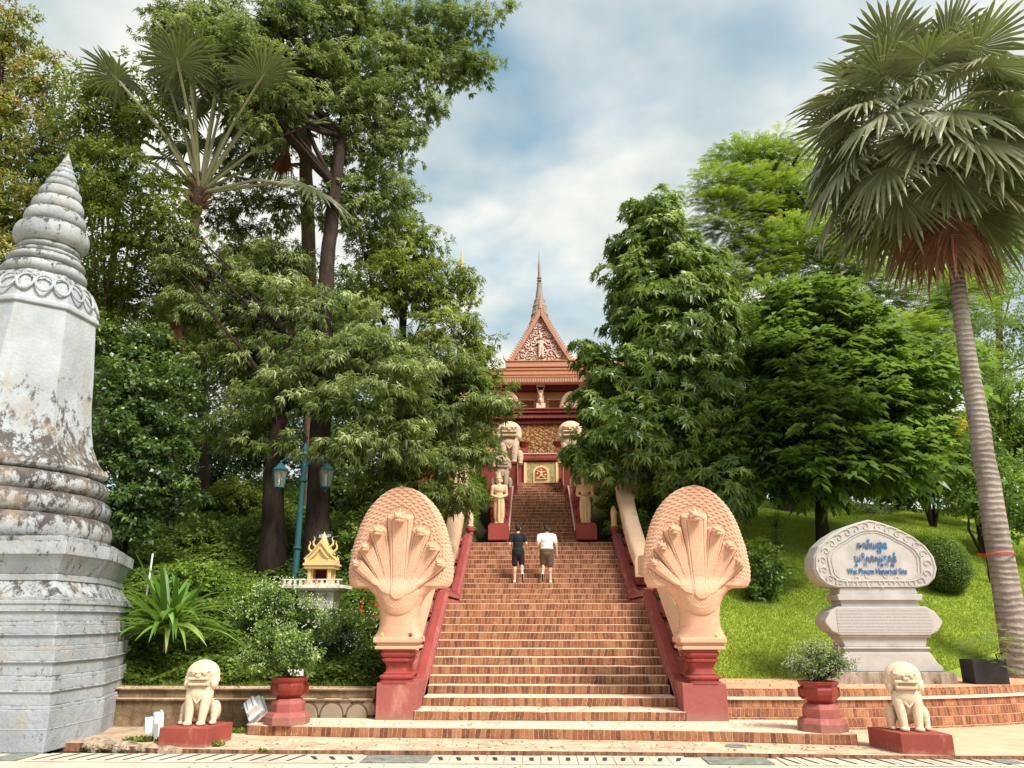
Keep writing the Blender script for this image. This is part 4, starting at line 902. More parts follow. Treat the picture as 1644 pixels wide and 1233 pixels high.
for i, (px, lab) in enumerate(((801, 'ochre standing guardian statue with folded hands on the side of the stupa'), (941, 'ochre standing guardian statue with folded hands next to the rosette-leaved tree'))):
    p = at(px, 869, 26.95); gx = float(p[0])
    b = MB(); b.box(gx-.36, gx+.36, 26.62, 27.3, 4.53, 5.03); b.box(gx-.31, gx+.31, 26.67, 27.25, 5.03, 5.10); o = b.build('guardian_pedestal', M_RED, origin=(gx, 26.95, 4.54), bevel=.012)
    tag(o, ('square dark red pedestal under the guardian statue on the side of the stupa', 'square dark red pedestal under the guardian statue on the side of the lawn')[i], 'pedestal')
    t = thing('guardian_statue', lab, 'statue', (gx, 26.95, 5.10), 'guardian statues')
    mesh_obj('body', GUARD[0]*.99+np.array([gx, 26.95, 5.09]), GUARD[1], M_GUARD, t, smooth=True)
# ================================================================== UPPER STAIR PIERS AND LIONS
M_PINKL = painted('pink_white_edge', (.72, .42, .36), .7, .06)
for s in (-1, 1):
    lab = 'dark red stepped side wall of the narrow upper flight, ' + ('under the lions next to the drooping branches' if s < 0 else 'under the lions next to the rosette-leaved tree')
    t = thing('upper_stair_wall', lab, 'wall', (SX+s*1.5, 27.3, 4.54), 'side walls of the upper flight')
    def bx(nm, a, c, y0, y1, z0, z1, m=M_RED, bev=.012):
        x0, x1 = sorted((SX+s*a, SX+s*c)); b = MB(); b.box(x0, x1, y0, y1, z0, z1); b.build(nm, m, t, bevel=bev)
    b = MB(); x0, x1 = sorted((SX+s*1.13, SX+s*1.28))
    b.prism([(26.9, 4.4), (32.6, 7.2), (32.6, zC(32.6)+.30), (26.9, zC(26.9)+.30)], 'x', x0, x1); b.build('side_band', M_RED, t)
    b = MB(); x0, x1 = sorted((SX+s*1.115, SX+s*1.165)); b.prism([(26.88, zC(26.88)+.28), (32.6, zC(32.6)+.28), (32.6, zC(32.6)+.33), (26.88, zC(26.88)+.33)], 'x', x0, x1); b.build('pale_edge', M_PINKL, t)
    bx('pier', 1.27, 1.78, 27.4, 29.0, 4.3, 5.75); bx('pier', 1.27, 1.9, 29.0, 31.6, 4.8, 6.72); bx('pier_cap', 1.25, 1.93, 28.98, 29.9, 6.60, 6.75); bx('pier', .95, 1.86, 31.6, 34.0, 6.2, 8.12); bx('pier_cap', .93, 1.9, 31.55, 33.2, 8.12, 8.22)
    bx('ledge', 1.24, 1.82, 27.38, 28.3, 5.45, 5.53); bx('ledge', 1.24, 1.94, 28.97, 29.9, 6.2, 6.28); bx('ledge', 1.24, 1.94, 28.97, 29.9, 5.95, 6.02); bx('pale_edge', .93, .96, 31.5, 31.6, 7.2, 8.1, M_PINKL)
    lion(SX+s*1.50, 29.45, 6.74, 1.32, 'small upper lion behind the guardian statue, ' + ('beside the drooping branches' if s < 0 else 'beside the rosette-leaved tree'), group='upper lions', rot=-s*.12)
    lion(SX+s*1.32, 32.3, 8.21, 1.95, 'tall pale lion at the head of the stair, ' + ('half hidden by the drooping branches' if s < 0 else 'half hidden by the rosette-leaved tree'), group='tall upper lions', rot=-s*.05)
# ================================================================== TOP WALL WITH CARVED PANEL
tw = thing('panel_wall', 'dark red wall with a carved golden panel closing the head of the stair', 'wall', (SX, 34, 7.6))
def tb(nm, x0, x1, y0, y1, z0, z1, m=M_RED, bev=.015, par=tw): b = MB(); b.box(x0, x1, y0, y1, z0, z1); return b.build(nm, m, par, bevel=bev)
tb('wall_face', SX-6, SX+6, 34.1, 34.6, 6.5, 8.72); tb('cornice', SX-6, SX+6, 34.0, 34.6, 8.72, 8.80); tb('cornice', SX-6, SX+6, 33.94, 34.6, 8.80, 8.92); tb('coping', SX-6, SX+6, 34.0, 34.6, 8.92, 9.02); tb('pale_coping', SX-.9, SX+1.0, 33.97, 34.6, 9.02, 9.08, M_PEACHL)
for i in range(60): tb('dentil', SX-3+i*.1, SX-3+i*.1+.06, 33.92, 33.96, 8.74, 8.80, M_RED, .003)
n = NT('gilded_relief'); vo = n.n('ShaderNodeTexVoronoi'); vo.inputs['Scale'].default_value = 9; n.l(n.pos().outputs['Position'], vo.inputs['Vector'])
ff = n.noise(7, 6, .7); hh = n.math('ADD', ff, n.math('MULTIPLY', vo.outputs['Distance'], .5))
sp = n.n('ShaderNodeSeparateXYZ'); n.l(n.pos().outputs['Position'], sp.inputs[0])
tone = n.ramp(n.math('ADD', n.math('DIVIDE', sp.outputs[2], 12.0), n.math('MULTIPLY', n.noise(1.2, 3), .12)), [(.86, (.80, .54, .24)), (1.0, (.66, .30, .10))])
n.base(n.mix(n.ramp(hh, [(.66, (1, 1, 1)), (.80, (0, 0, 0))]), (.34, .13, .05), tone)); n.rough(.6); n.bump(hh, 1.0, .12); M_GILD = n.m
M_GREENGOLD = painted('green_gold_carving', (.42, .36, .15), .6, .3, (.12, .16, .06), (.5, .6), 9, .8)
tb('panel_frame', SX-.72, SX+.82, 34.02, 34.12, 7.58, 8.66, M_GREENGOLD, .01); 
for x in (SX-.72, SX+.70): tb('frame_strip', x, x+.12, 33.98, 34.05, 7.58, 8.66, painted('pale_gold', (.78, .58, .32), .6, .1), .008)
b = MB(); cxp = SX+.05; b.prism([(cxp-.36, 7.66)]+[(cxp+.36*math.cos(a), 8.20+.30*math.sin(a)) for a in np.linspace(math.pi, 0, 15)]+[(cxp+.36, 7.66)], 'y', 33.97, 34.05); b.build('arch_panel', MATS['pale_gold'], tw, bevel=.01)
b = MB(); b.prism([(cxp-.27, 7.86)]+[(cxp+.27*math.cos(a), 8.20+.23*math.sin(a)) for a in np.linspace(math.pi, 0, 15)]+[(cxp+.27, 7.86)], 'y', 33.95, 34.0); b.build('arch_recess', painted('deep_orange_red', (.42, .09, .03), .7, .3), tw, bevel=.005)
fv, ff_ = sculpt([('s', (cxp, 33.93, 8.12), (.07, .04, .13)), ('s', (cxp, 33.93, 8.30), (.05, .04, .055)), ('c', (cxp-.05, 33.93, 8.2), (cxp-.2, 33.93, 8.28), .03, .02), ('c', (cxp+.05, 33.93, 8.2), (cxp+.2, 33.93, 8.22), .03, .02), ('c', (cxp-.03, 33.93, 8.03), (cxp-.17, 33.93, 7.95), .04, .03), ('c', (cxp+.03, 33.93, 8.03), (cxp+.15, 33.93, 7.97), .04, .03), ('b', (cxp, 33.94, 7.90), (.5, .05, .05)), ('s', (cxp-.17, 33.94, 8.14), (.05, .03, .05)), ('s', (cxp+.17, 33.94, 8.08), (.05, .03, .05))], .018, 1)
mesh_obj('carved_figure', fv, ff_, MATS['pale_gold'], tw, smooth=True)
for i, px in enumerate((841, 897)):
    p = at(px, 720, 34.3); x = float(p[0])
    tb('pier', x-.22, x+.22, 34.0, 34.6, 9.0, 9.22); tb('pier', x-.17, x+.17, 34.05, 34.55, 9.22, 9.34)
    b = MB(); b.lathe([(.12, 0), (.16, .04), (.22, .15), (.24, .24), (.29, .26), (.29, .31), (.22, .31), (.2, .25)], (x, 34.3, 9.34), 8, ph=.39); o = b.build('stone_bowl', M_REDPOT, origin=(x, 34.3, 9.34), bevel=.01); tag(o, 'dark red bowl pot on the panel wall, ' + ('nearer the drooping branches' if i == 0 else 'nearer the rosette-leaved tree'), 'plant pot', 'bowls on the panel wall')
# ================================================================== TEMPLE
tp = thing('temple', 'orange-roofed temple hall with carved gable and ringed spire on top of the hill', 'temple', (SX, 42, 9))
M_OR = painted('orange_tiles', (.47, .22, .095), .65, .14, (.25, .11, .06), (.58, .75), 2.0); M_ORD = painted('brown_orange_eave', (.40, .16, .07), .7, .12); M_SAL = painted('salmon_board', (.50, .235, .16), .7, .08)
M_PW = painted('peach_wall', (.74, .45, .27), .8, .05); M_DK = painted('deep_maroon2', (.09, .022, .02), .8, .1); M_WOOD = painted('lattice_wood', (.26, .10, .05), .7, .25, (.08, .03, .02), (.5, .6), 14); M_CRM = painted('cream_fascia', (.74, .58, .40), .7, .06)
def tt(nm, x0, x1, y0, y1, z0, z1, m, bev=.02): return tb(nm, x0, x1, y0, y1, z0, z1, m, bev, tp)
tx = .37
tt('relief_wall', tx-8, tx+8, 38.0, 38.6, 7.5, 11.42, M_GILD)
for z0, z1, o_ in ((11.42, 11.56, .10), (11.56, 11.66, .0), (11.66, 11.86, .22), (11.86, 11.94, .12), (11.94, 12.10, .30), (12.10, 12.18, .36)): tt('terrace_cornice', tx-8.3, tx+8.3, 38.0-o_, 39, z0, z1, M_RED)
for i in range(64): tt('cornice_dentil', tx-6.4+i*.2, tx-6.4+i*.2+.11, 37.74, 37.80, 11.68, 11.76, M_RED, .004)
tt('terrace_floor', tx-8.2, tx+8.2, 38.5, 50, 11.9, 12.1, M_RED)
tt('hall_wall', tx-4.6, tx+4.6, 41.62, 43, 12.0, 15.2, M_PW); 
for x in (at(844, 651, 42.3)[0], at(893, 651, 42.3)[0], at(790, 651, 42.3)[0], at(945, 651, 42.3)[0]):
    w_ = tt('window', x-.46, x+.46, 41.52, 41.64, 12.4, 13.62, M_WOOD)
    for dx in (-.5, .46): tb('jamb', x+dx, x+dx+.05, 41.48, 41.63, 12.4, 13.7, M_PW, .01, w_)
    tb('lintel', x-.55, x+.55, 41.47, 41.63, 13.66, 13.76, M_PW, .01, w_)
for px in (868, 800, 936):
    x = float(at(px, 640, 41.2)[0]); c_ = tt('column', x-.18, x+.18, 41.0, 41.4, 12.0, 14.9, M_PW)
    tb('capital', x-.24, x+.24, 40.95, 41.4, 14.3, 14.42, M_CRM, .01, c_); tb('plinth', x-.25, x+.25, 40.92, 41.4, 12.0, 13.35, M_CRM, .01, c_)
    fv, ff_ = sculpt([('s', (x, 40.9, 13.75), (.10, .07, .20)), ('s', (x, 40.88, 14.02), (.07, .07, .09)), ('c', (x-.08, 40.9, 13.85), (x-.2, 40.88, 14.25), .045, .03), ('c', (x+.08, 40.9, 13.85), (x+.2, 40.88, 14.25), .045, .03), ('c', (x, 40.9, 13.5), (x, 40.92, 13.3), .09, .05), ('c', (x-.05, 40.9, 13.6), (x-.15, 40.95, 13.4), .05, .03), ('c', (x+.05, 40.9, 13.6), (x+.15, 40.95, 13.4), .05, .03)], .03, 1)
    mesh_obj('winged_bracket_figure', fv, ff_, M_CRM, c_, smooth=True)
tt('beam', tx-3.2, tx+3.3, 41.0, 41.5, 14.12, 14.40, M_DK)
b_ = tt('eave_fascia', tx-3.35, tx+3.45, 40.55, 42, 14.42, 14.72, M_CRM)
for i in range(48): tb('tile_end', tx-3.3+i*.14, tx-3.3+i*.14+.08, 40.50, 40.56, 14.44, 14.68, M_SAL, .004, b_)
def rooft(z0, z1, y0, y1, hw, nm='roof_tier'):
    b = MB(); b.prism([(y0, z0), (y0, z0+.10), (y1, z1), (y1, z0)], 'x', tx-hw, tx+hw); b.build(nm, M_OR, tp, bevel=.01)
rooft(14.70, 15.02, 40.5, 41.6, 3.5); tt('roof_riser', tx-3.2, tx+3.3, 41.35, 43, 14.95, 15.10, M_DK)
b_ = tt('eave_fascia', tx-2.75, tx+3.55, 41.2, 43, 15.08, 15.36, M_SAL); rooft(15.34, 15.66, 41.15, 42.1, 2.95)
tt('roof_riser', tx-2.4, tx+2.7, 41.75, 43, 15.56, 15.68, M_ORD); tt('eave_fascia', tx-2.0, tx+2.85, 41.6, 43, 15.68, 16.0, M_SAL)
tt('roof_ridge_side', tx-2.0, tx+2.85, 41.55, 43, 16.0, 16.07, M_OR)
for sgn in (-1, 1):    # side wings, lower roofs sweeping outwards
    b = MB(); b.prism([(41.4, 14.8), (41.4, 14.95), (46, 17.4), (46, 14.8)], 'x', *sorted((tx+sgn*3.4, tx+sgn*6.0))); b.build('wing_roof', M_OR, tp)
# gable
gz0, gz1, gh = 16.05, 19.35, 1.62; gx = .40
b = MB(); b.prism([(gx-gh+.1, gz0), (gx+gh-.1, gz0), (gx, gz1-.2)], 'y', 41.75, 41.9); 
n = NT('silver_relief'); vo = n.n('ShaderNodeTexVoronoi', feature='SMOOTH_F1'); vo.inputs['Scale'].default_value = 3.2; n.l(n.pos().outputs['Position'], vo.inputs['Vector']); hh = n.math('SINE', n.math('MULTIPLY', vo.outputs['Distance'], 26))
n.base(n.mix(n.ramp(hh, [(.3, (0, 0, 0)), (.6, (1, 1, 1))]), (.45, .17, .11), (.68, .62, .55))); n.rough(.6); n.bump(hh, .8, .08); M_SILV = n.m
b.build('gable_panel', M_SILV, tp)
def curve_edge(s):
    return [(gx+s*(gh+.22)*(1-t)**1.12*1.0, gz0-.02+(gz1-gz0+.1)*t) for t in np.linspace(0, 1, 12)]
for s in (-1, 1):
    e = curve_edge(s); inner = [(gx+s*max(0, (abs(x-gx)-.26)), z) for x, z in e[:-2]]
    b = MB(); b.prism(e + inner[::-1], 'y', 41.55, 41.8); brd = b.build('bargeboard', M_SAL, tp, bevel=.02)
    for k in range(26):
        t = (k+.5)/26; x = gx+s*(gh+.22)*(1-t)**1.12; z = gz0+(gz1-gz0+.1)*t
        b = MB(); b.prism([(x-.0, z-.05), (x+s*.11, z+.07), (x, z+.07)], 'y', 41.6, 41.7); b.build('flame_crocket', M_OR, brd)
    b = MB(); b.tube([(e[0][0], 41.65, e[0][1]+.05), (e[0][0]+s*.18, 41.65, e[0][1]+.05), (e[0][0]+s*.30, 41.65, e[0][1]+.22), (e[0][0]+s*.28, 41.65, e[0][1]+.42)], [.09, .08, .05, .01], 7); b.build('corner_finial', M_SAL, brd, smooth=True)
    b = MB(); b.prism([(gx, gz1), (gx+s*gh*1.05, gz0+.0), (gx+s*gh*1.05, gz0-.2), (gx, gz1-.2)], 'y', 41.85, 50); b.build('main_roof', M_OR, tp)
b = MB(); b.tube([(gx, 41.65, gz1-.1), (gx-.02, 41.65, gz1+.3), (gx+.04, 41.65, gz1+.62), (gx, 41.65, gz1+.85)], [.13, .10, .05, .01], 8); b.build('apex_finial', M_SAL, tp, smooth=True)
fx = gx
fv, ff_ = sculpt([('s', (fx, 41.7, 17.1), (.15, .08, .25)), ('s', (fx, 41.7, 17.5), (.10, .08, .13)), ('c', (fx, 41.7, 17.6), (fx, 41.7, 17.85), .07, .02), ('c', (fx-.07, 41.7, 16.9), (fx-.1, 41.7, 16.3), .10, .06), ('c', (fx+.07, 41.7, 16.9), (fx+.1, 41.7, 16.3), .10, .06), ('c', (fx-.12, 41.7, 17.25), (fx-.38, 41.7, 17.0), .05, .035), ('c', (fx+.12, 41.7, 17.25), (fx+.38, 41.7, 17.0), .05, .035)], .035, 1)
mesh_obj('gable_figure', fv, ff_, painted('pale_pink_stone', (.70, .50, .42), .7, .06), tp, smooth=True)
for s in (-1, 1):
    for k, (cx, cz, r) in enumerate(((.55, 16.5, .28), (1.05, 16.42, .24), (.45, 17.15, .22), (.75, 16.95, .18), (.28, 17.75, .17), (.5, 17.6, .12), (.13, 18.25, .12), (1.4, 16.3, .13))):
        pts = [(gx+s*(cx+r*(1-j/17)*math.cos(j*.5+k)), 41.74, cz+r*(1-j/17)*math.sin(j*.5+k)) for j in range(15)]
        b = MB(); b.tube(pts, .035, 5); b.build('carved_scroll', painted('pale_pink_stone', (.7, .5, .42)), tp, smooth=True)
# spire
M_SPIRE = painted('grey_brown_tiles', (.27, .22, .18), .7, .2, (.42, .2, .1), (.6, .8), 2)
p0 = at(867, 560, 50); spx = float(p0[0]); ps = [(866, 402), (866, 420), (865, 447), (865, 452), (865, 480), (865, 496), (865, 520), (865, 545), (865, 582)]
zs = [float(at(a, c, 50)[2]) for a, c in ps]; k_ = mpp(865, 500, 50)
tiers = [(30, zs[8]-1.5, zs[8]), (27, zs[8], zs[7]), (21.5, zs[7], (zs[7]+zs[6])/2), (18.5, (zs[7]+zs[6])/2, zs[6]), (15, zs[6], zs[6]+.55), (12.5, zs[6]+.55, zs[5]+.1), (10, zs[5]+.1, zs[5]+.55), (8, zs[5]+.55, zs[4]-.0)]
for r, a, c in tiers:
    b = MB(); h = c-a; b.lathe([(r*k_*1.12, a), (r*k_*1.14, a+h*.12), (r*k_, a+h*.4), (r*k_*.86, c+.02)], (spx, 50, 0), 12); b.build('spire_tier', M_SPIRE, tp)
b = MB(); b.lathe([(7*k_, zs[4]-.1), (5.2*k_, zs[4]+.5), (3.4*k_, zs[3]-.1)], (spx, 50, 0), 12); b.build('spire_bell', M_SPIRE, tp, smooth=True)
for z in (zs[3]-.15, zs[3]+.05, zs[3]+.25): b = MB(); b.lathe([(2.5*k_, z-.06), (4.2*k_, z), (2.5*k_, z+.06)], (spx, 50, 0), 12); b.build('spire_ring', M_SPIRE, tp)
b = MB(); b.lathe([(2.6*k_, zs[3]), (1.9*k_, zs[2]+1.0), (1.0*k_, zs[1]), (.6*k_, zs[1]+.3), (.25*k_, zs[0])], (spx, 50, 0), 8); b.build('spire_needle', M_SPIRE, tp, smooth=True)
# peach naga hoods on the upper terrace
for i, px in enumerate((817, 917)):
    p = at(px, 659, 38.4); x = float(p[0]); HV, HQ, hp, hr = naga_hood(0, 0, 0)
    t = thing('terrace_naga', 'small peach naga hood on the temple terrace, ' + ('behind the drooping branches' if i == 0 else 'behind the rosette-leaved tree'), 'statue', (x, 38.3, 12.18), 'terrace nagas')
    step_ = HV*np.array([.62, .62, .62]); step_[:, 2] -= .75; mesh_obj('hood', step_+np.array([x, 38.3, 12.2]), HQ, M_PEACHL, t, smooth=True)
    b = MB(); b.box(x-.45, x+.45, 38.0, 38.8, 12.17, 12.3); b.build('foot', M_RED, t, bevel=.02)
# distant golden finial of the great stupa
gp = [float(at(741, y, 62)[2]) for y in (396, 410, 440, 470)]; gx2 = float(at(741, 430, 62)[0]); gk = mpp(741, 430, 62)
gs = thing('golden_finial', 'thin golden ringed finial of the hidden stupa rising over the trees', 'spire', (gx2, 62, 9))
M_GOLD = painted('gold_leaf', (.62, .40, .12), .4, .1)
b = MB(); b.lathe([(60*gk, 9-gp[3]*0), (40*gk, 14), (22*gk, 18), (9*gk, gp[3]-1.5), (4*gk, gp[3]), (2.2*gk, gp[2])], (gx2, 62, 0), 20); b.build('bell', painted('grey_stupa', (.5, .5, .48), .8, .1), gs, smooth=True)
for i in range(9):
    z = gp[2]+(gp[1]-gp[2])*i/9; r = (4.6-.38*i)*gk; b = MB(); b.lathe([(r*.5, z), (r, z+.12), (r*.9, z+.30), (r*.4, z+.42)], (gx2, 62, 0), 10); b.build('parasol_ring', M_GOLD, gs)
b = MB(); b.lathe([(1.2*gk, gp[1]-.5), (.9*gk, gp[1]), (.2*gk, gp[0])], (gx2, 62, 0), 8); b.build('needle', M_GOLD, gs)
# ================================================================== PEOPLE
M_SKIN = painted('skin', (.62, .36, .25), .55, .04); M_HAIR = painted('dark_hair', (.02, .015, .012), .6, .2); M_BLACK = painted('black_cloth', (.012, .013, .018), .85, .2, bump=.1); M_WHT = painted('white_cloth', (.80, .79, .75), .85, .03, bump=.1); M_BRN = painted('brown_cloth', (.115, .07, .05), .85, .25); M_SHOE = painted('pale_shoe', (.72, .66, .56), .6, .05); M_SOLE = painted('dark_sole', (.03, .03, .03), .8, .1)
def person(x, y, z, H, label, shirt, shorts, stout, lead, arms):
    """walking up, back to the viewer (faces +y). lead: +1/-1 side of the raised foot (towards +x / -x); z is the tread under the planted foot"""
    k = H/1.75; q = stout; t = thing('person', label, 'person', (x, y, z))
    sp_, sf = -lead, lead
    hip = .94; P = []
    hp = {sp_: Vector((sp_*.09, 0, hip)), sf: Vector((sf*.09, 0, hip))}
    knee = {sp_: Vector((sp_*.095, .03, .50)), sf: Vector((sf*.11, .10, .53))}
    ank = {sp_: Vector((sp_*.10, -.03, .09)), sf: Vector((sf*.13, -.22, .27))}
    toe = {sp_: Vector((sp_*.115, .12, .035)), sf: Vector((sf*.14, -.12, .115))}
    heel = {sp_: Vector((sp_*.10, -.07, .035)), sf: Vector((sf*.135, -.30, .26))}
    for s in (-1, 1): P += [('c', hp[s], knee[s], .088*q, .058), ('c', knee[s], ank[s], .058, .036), ('s', tuple(knee[s].lerp(ank[s], .3)+Vector((0, -.018, 0))), (.054, .056, .10)), ('c', ank[s], toe[s], .036, .03), ('c', ank[s], heel[s], .034, .03)]
    P += [('s', (0, 0, hip+.02), (.165*q, .115*q, .13)), ('s', (0, .0, 1.12), (.142*q, .10*q, .17)), ('s', (0, -.0, 1.30), (.175*q, .105*q, .17)), ('c', (-.14*q, 0, 1.42), (.14*q, 0, 1.42), .06, .06), ('c', (0, 0, 1.42), (0, .02, 1.53), .056, .052),
          ('s', (0, .035, 1.635), (.076, .095, .105)), ('s', (0, .085, 1.58), (.05, .05, .05)), ('s', (0, .133, 1.62), (.014, .018, .022)), ('s', (-.08, .03, 1.625), (.012, .022, .032)), ('s', (.08, .03, 1.625), (.012, .022, .032))]
    for s in (-1, 1):
        sh_ = Vector((s*.19*q, 0, 1.40)); el = Vector(arms[s][0]); wr = Vector(arms[s][1]); P += [('c', sh_, el, .052, .040), ('c', el, wr, .040, .026)]
        d = (wr-el).normalized(); pal = wr + d*.05; side = Vector((0, 1, 0)) if abs(d.y) < .8 else Vector((s*-1, 0, 0)); side = (side-d*side.dot(d)).normalized(); nrm = d.cross(side)
        P += [('c', wr, pal, .026, .030), ('c', pal+side*.022, pal-side*.022, .020, .020)]
        for i in range(4):
            o_ = side*(.030-.020*i); a = pal+o_+d*.02; L = (.036, .042, .038, .030)[i]; m_ = a+d*L+nrm*.006; e_ = m_+d*L*.7-nrm*s*.0+Vector((-s*.014, 0, 0)); P += [('c', a, m_, .0095, .0088), ('c', m_, e_, .0088, .0078)]
        a = pal+side*.032-d*.01; P += [('c', a, a+side*.022+d*.022, .011, .010), ('c', a+side*.022+d*.022, a+side*.026+d*.045, .010, .0085)]
    off = np.array([x, y, z])
    v, f = sculpt(P, .0075, 3); mesh_obj('body', v*k+off, f, M_SKIN, t, smooth=True)
    S = [('s', (0, 0, 1.02), (.168*q, .122*q, .12)), ('s', (0, 0, 1.14), (.160*q, .118*q, .18)), ('s', (0, 0, 1.30), (.19*q, .122*q, .17)), ('c', (-.145*q, 0, 1.415), (.145*q, 0, 1.415), .072, .072)]
    for s in (-1, 1):
        sh_ = Vector((s*.19*q, 0, 1.40)); el = Vector(arms[s][0]); S.append(('c', sh_, sh_.lerp(el, .62), .070, .064))
    v, f = sculpt(S, .012, 3); v[:, 2] = np.maximum(v[:, 2], .925+.008*np.sin(v[:, 0]*40)); mesh_obj('shirt', v*k+off, f, shirt, t, smooth=True)
    S = [('s', (0, 0, hip+.03), (.188*q, .142*q, .11)), ('s', (0, -.01, hip-.07), (.15*q, .135*q, .12))]
    for s in (-1, 1):
        kn = hp[s].lerp(knee[s], .86); S.append(('c', hp[s], kn, .108*q, .092*q))
    v, f = sculpt(S, .012, 2); mesh_obj('shorts', v*k+off, f, shorts, t, smooth=True)
    v, f = sculpt([('s', (0, .018, 1.665), (.086, .098, .088)), ('s', (0, -.01, 1.63), (.080, .078, .095)), ('s', (0, -.02, 1.58), (.055, .045, .05))], .010, 2); mesh_obj('hair', v*k+off, f, M_HAIR, t, smooth=True)
    for s in (-1, 1):
        d = (toe[s]-heel[s]).normalized(); up_ = Vector((0, -d.z, d.y)) if s == sf else Vector((0, 0, 1))
        v, f = sculpt([('c', tuple(heel[s]+up_*.012), tuple(toe[s]+up_*.006), .042, .038), ('c', tuple(toe[s]+up_*.004), tuple(toe[s]+d*.06), .038, .030), ('c', tuple(heel[s]+up_*.01), tuple(ank[s]+(heel[s]-ank[s])*.35), .042, .044)], .009, 2)
        sh = mesh_obj('shoe', v*k+off, f, M_SHOE, t, smooth=True)
        v2, f2 = sculpt([('c', tuple(heel[s]-up_*.022), tuple(toe[s]-up_*.022+d*.05), .030, .026)], .008, 1); mesh_obj('sole', v2*k+off, f2, M_SOLE, sh, smooth=True)
    return t
person(-.53, 23.42, 2.94, 1.74, 'person in a black t-shirt and black shorts walking up the steps', M_BLACK, M_BLACK, .95, 1,
       {-1: [(-.245, -.04, 1.15), (-.19, .16, 1.09)], 1: [(.255, -.03, 1.16), (.26, .17, 1.07)]})
person(.33, 23.42, 2.94, 1.72, 'person in a white t-shirt and brown shorts walking up the steps', M_WHT, M_BRN, 1.20, -1,
       {-1: [(-.26, -.05, 1.15), (-.22, .16, 1.08)], 1: [(.29, -.03, 1.13), (.31, .02, .88)]})
# ================================================================== VEGETATION
NL = [0]
def unit(a): return a/np.maximum(np.linalg.norm(a, axis=-1, keepdims=True), 1e-9)
def leaf_arrays(base, d, nrm, L, W, droop=.12, mid=.42):
    d = unit(d); s = unit(np.cross(d, nrm)); n_ = np.cross(s, d)
    L = L[:, None]; W = W[:, None]
    a = base; m = base + d*L*mid
    tip = base + d*L - np.array([0, 0, 1])*L*droop
    l = m + s*W + n_*W*.35; r = m - s*W + n_*W*.35
    V = np.stack([a, r, tip, l], 1).reshape(-1, 3); n = len(base)
    F = np.arange(n*4).reshape(n, 4); return V, F
class Leaves:
    def __init__(s): s.V = []; s.F = []; s.A = []; s.k = 0
    def add(s, V, F, A): s.V.append(V); s.F.append(F+s.k); s.A.append(A); s.k += len(V)
    def build(s, name, mat, parent=None, origin=None):
        V = np.concatenate(s.V); F = np.concatenate(s.F); A = np.concatenate(s.A); NL[0] += len(F)
        return mesh_obj(name, V, F, mat, parent, origin, attrs={'var': A})
def sprays(rng, tips, out, style, cv, size=1.0):
    """leaf sprays at twig tips. tips (n,3), out (n,3) twig direction, cv (n) colour value"""
    n = len(tips); P = {'rosette': (10, .27, .038), 'droop': (9, .20, .026), 'fine': (9, .085, .022), 'big': (6, .33, .095), 'feather': (20, .075, .015), 'broad': (7, .13, .042), 'tiny': (8, .045, .014), 'blade': (7, .28, .02)}[style]
    k, L0, W0 = P; L0 *= size; W0 *= size
    u = unit(out); ref = np.where(np.abs(u[:, 2:3]) < .9, np.array([[0, 0, 1.]]), np.array([[1., 0, 0]])); a = unit(np.cross(u, ref)); b = np.cross(u, a)
    T = np.repeat(tips, k, 0); U_ = np.repeat(u, k, 0); A_ = np.repeat(a, k, 0); B_ = np.repeat(b, k, 0); j = np.tile(np.arange(k), n); N = n*k
    ph = (j*2.399 + np.repeat(rng.uniform(0, 6.28, n), k) + rng.normal(0, .25, N))[:, None]
    up = np.array([[0, 0, 1.]])
    radial = A_*np.cos(ph) + B_*np.sin(ph)
    if style in ('rosette', 'blade'):
        d = radial*1.0 + U_*(.25+.5*(j/k))[:, None] - up*.22; base = T - U_*(j/k)[:, None]*.09*size; nr = U_ + radial*.2 + rng.normal(0, .2, (N, 3)); dr = .28
    elif style == 'droop':
        d = radial*.75 + U_*.55 - up*(.45+rng.uniform(0, .5, (N, 1))); base = T - U_*(j/k)[:, None]*.14*size; nr = U_+up*.5 + rng.normal(0, .3, (N, 3)); dr = .18
    elif style in ('fine', 'tiny', 'broad'):
        d = radial + U_*.6 + rng.normal(0, .3, (N, 3)) - up*.15; base = T - U_*(j/k)[:, None]*.2*size + rng.normal(0, .035*size, (N, 3)); nr = U_+up*.8 + rng.normal(0, .5, (N, 3)); dr = .12
    elif style == 'big':
        q = (j/k)[:, None]; arch = U_*q*.55*size - up*(q**2)*.22*size; sd = np.where(j % 2 == 0, 1, -1)[:, None]
        hz = unit(np.cross(U_, up)); base = T + arch; d = hz*sd*.9 + U_*.7 - up*(.25+rng.uniform(0, .35, (N, 1))); nr = up + rng.normal(0, .3, (N, 3)); dr = .22
    else:   # feather: flat compound leaf
        q = (j//2/(k/2))[:, None]; flat = unit(U_*np.array([[1, 1, .25]])); hz = unit(np.cross(flat, up)); sd = np.where(j % 2 == 0, 1, -1)[:, None]
        base = T + flat*q*.42*size - up*q**2*.10*size; d = hz*sd + flat*.35 - up*.12; nr = up + rng.normal(0, .12, (N, 3)); dr = .08
    L = L0*rng.uniform(.55, 1.35, N); W = W0*rng.uniform(.7, 1.25, N)
    V, F = leaf_arrays(base, d, nr, L, W, dr)
    return V, F, np.clip(np.repeat(cv, k) + rng.normal(0, .09, N), 0, 1)
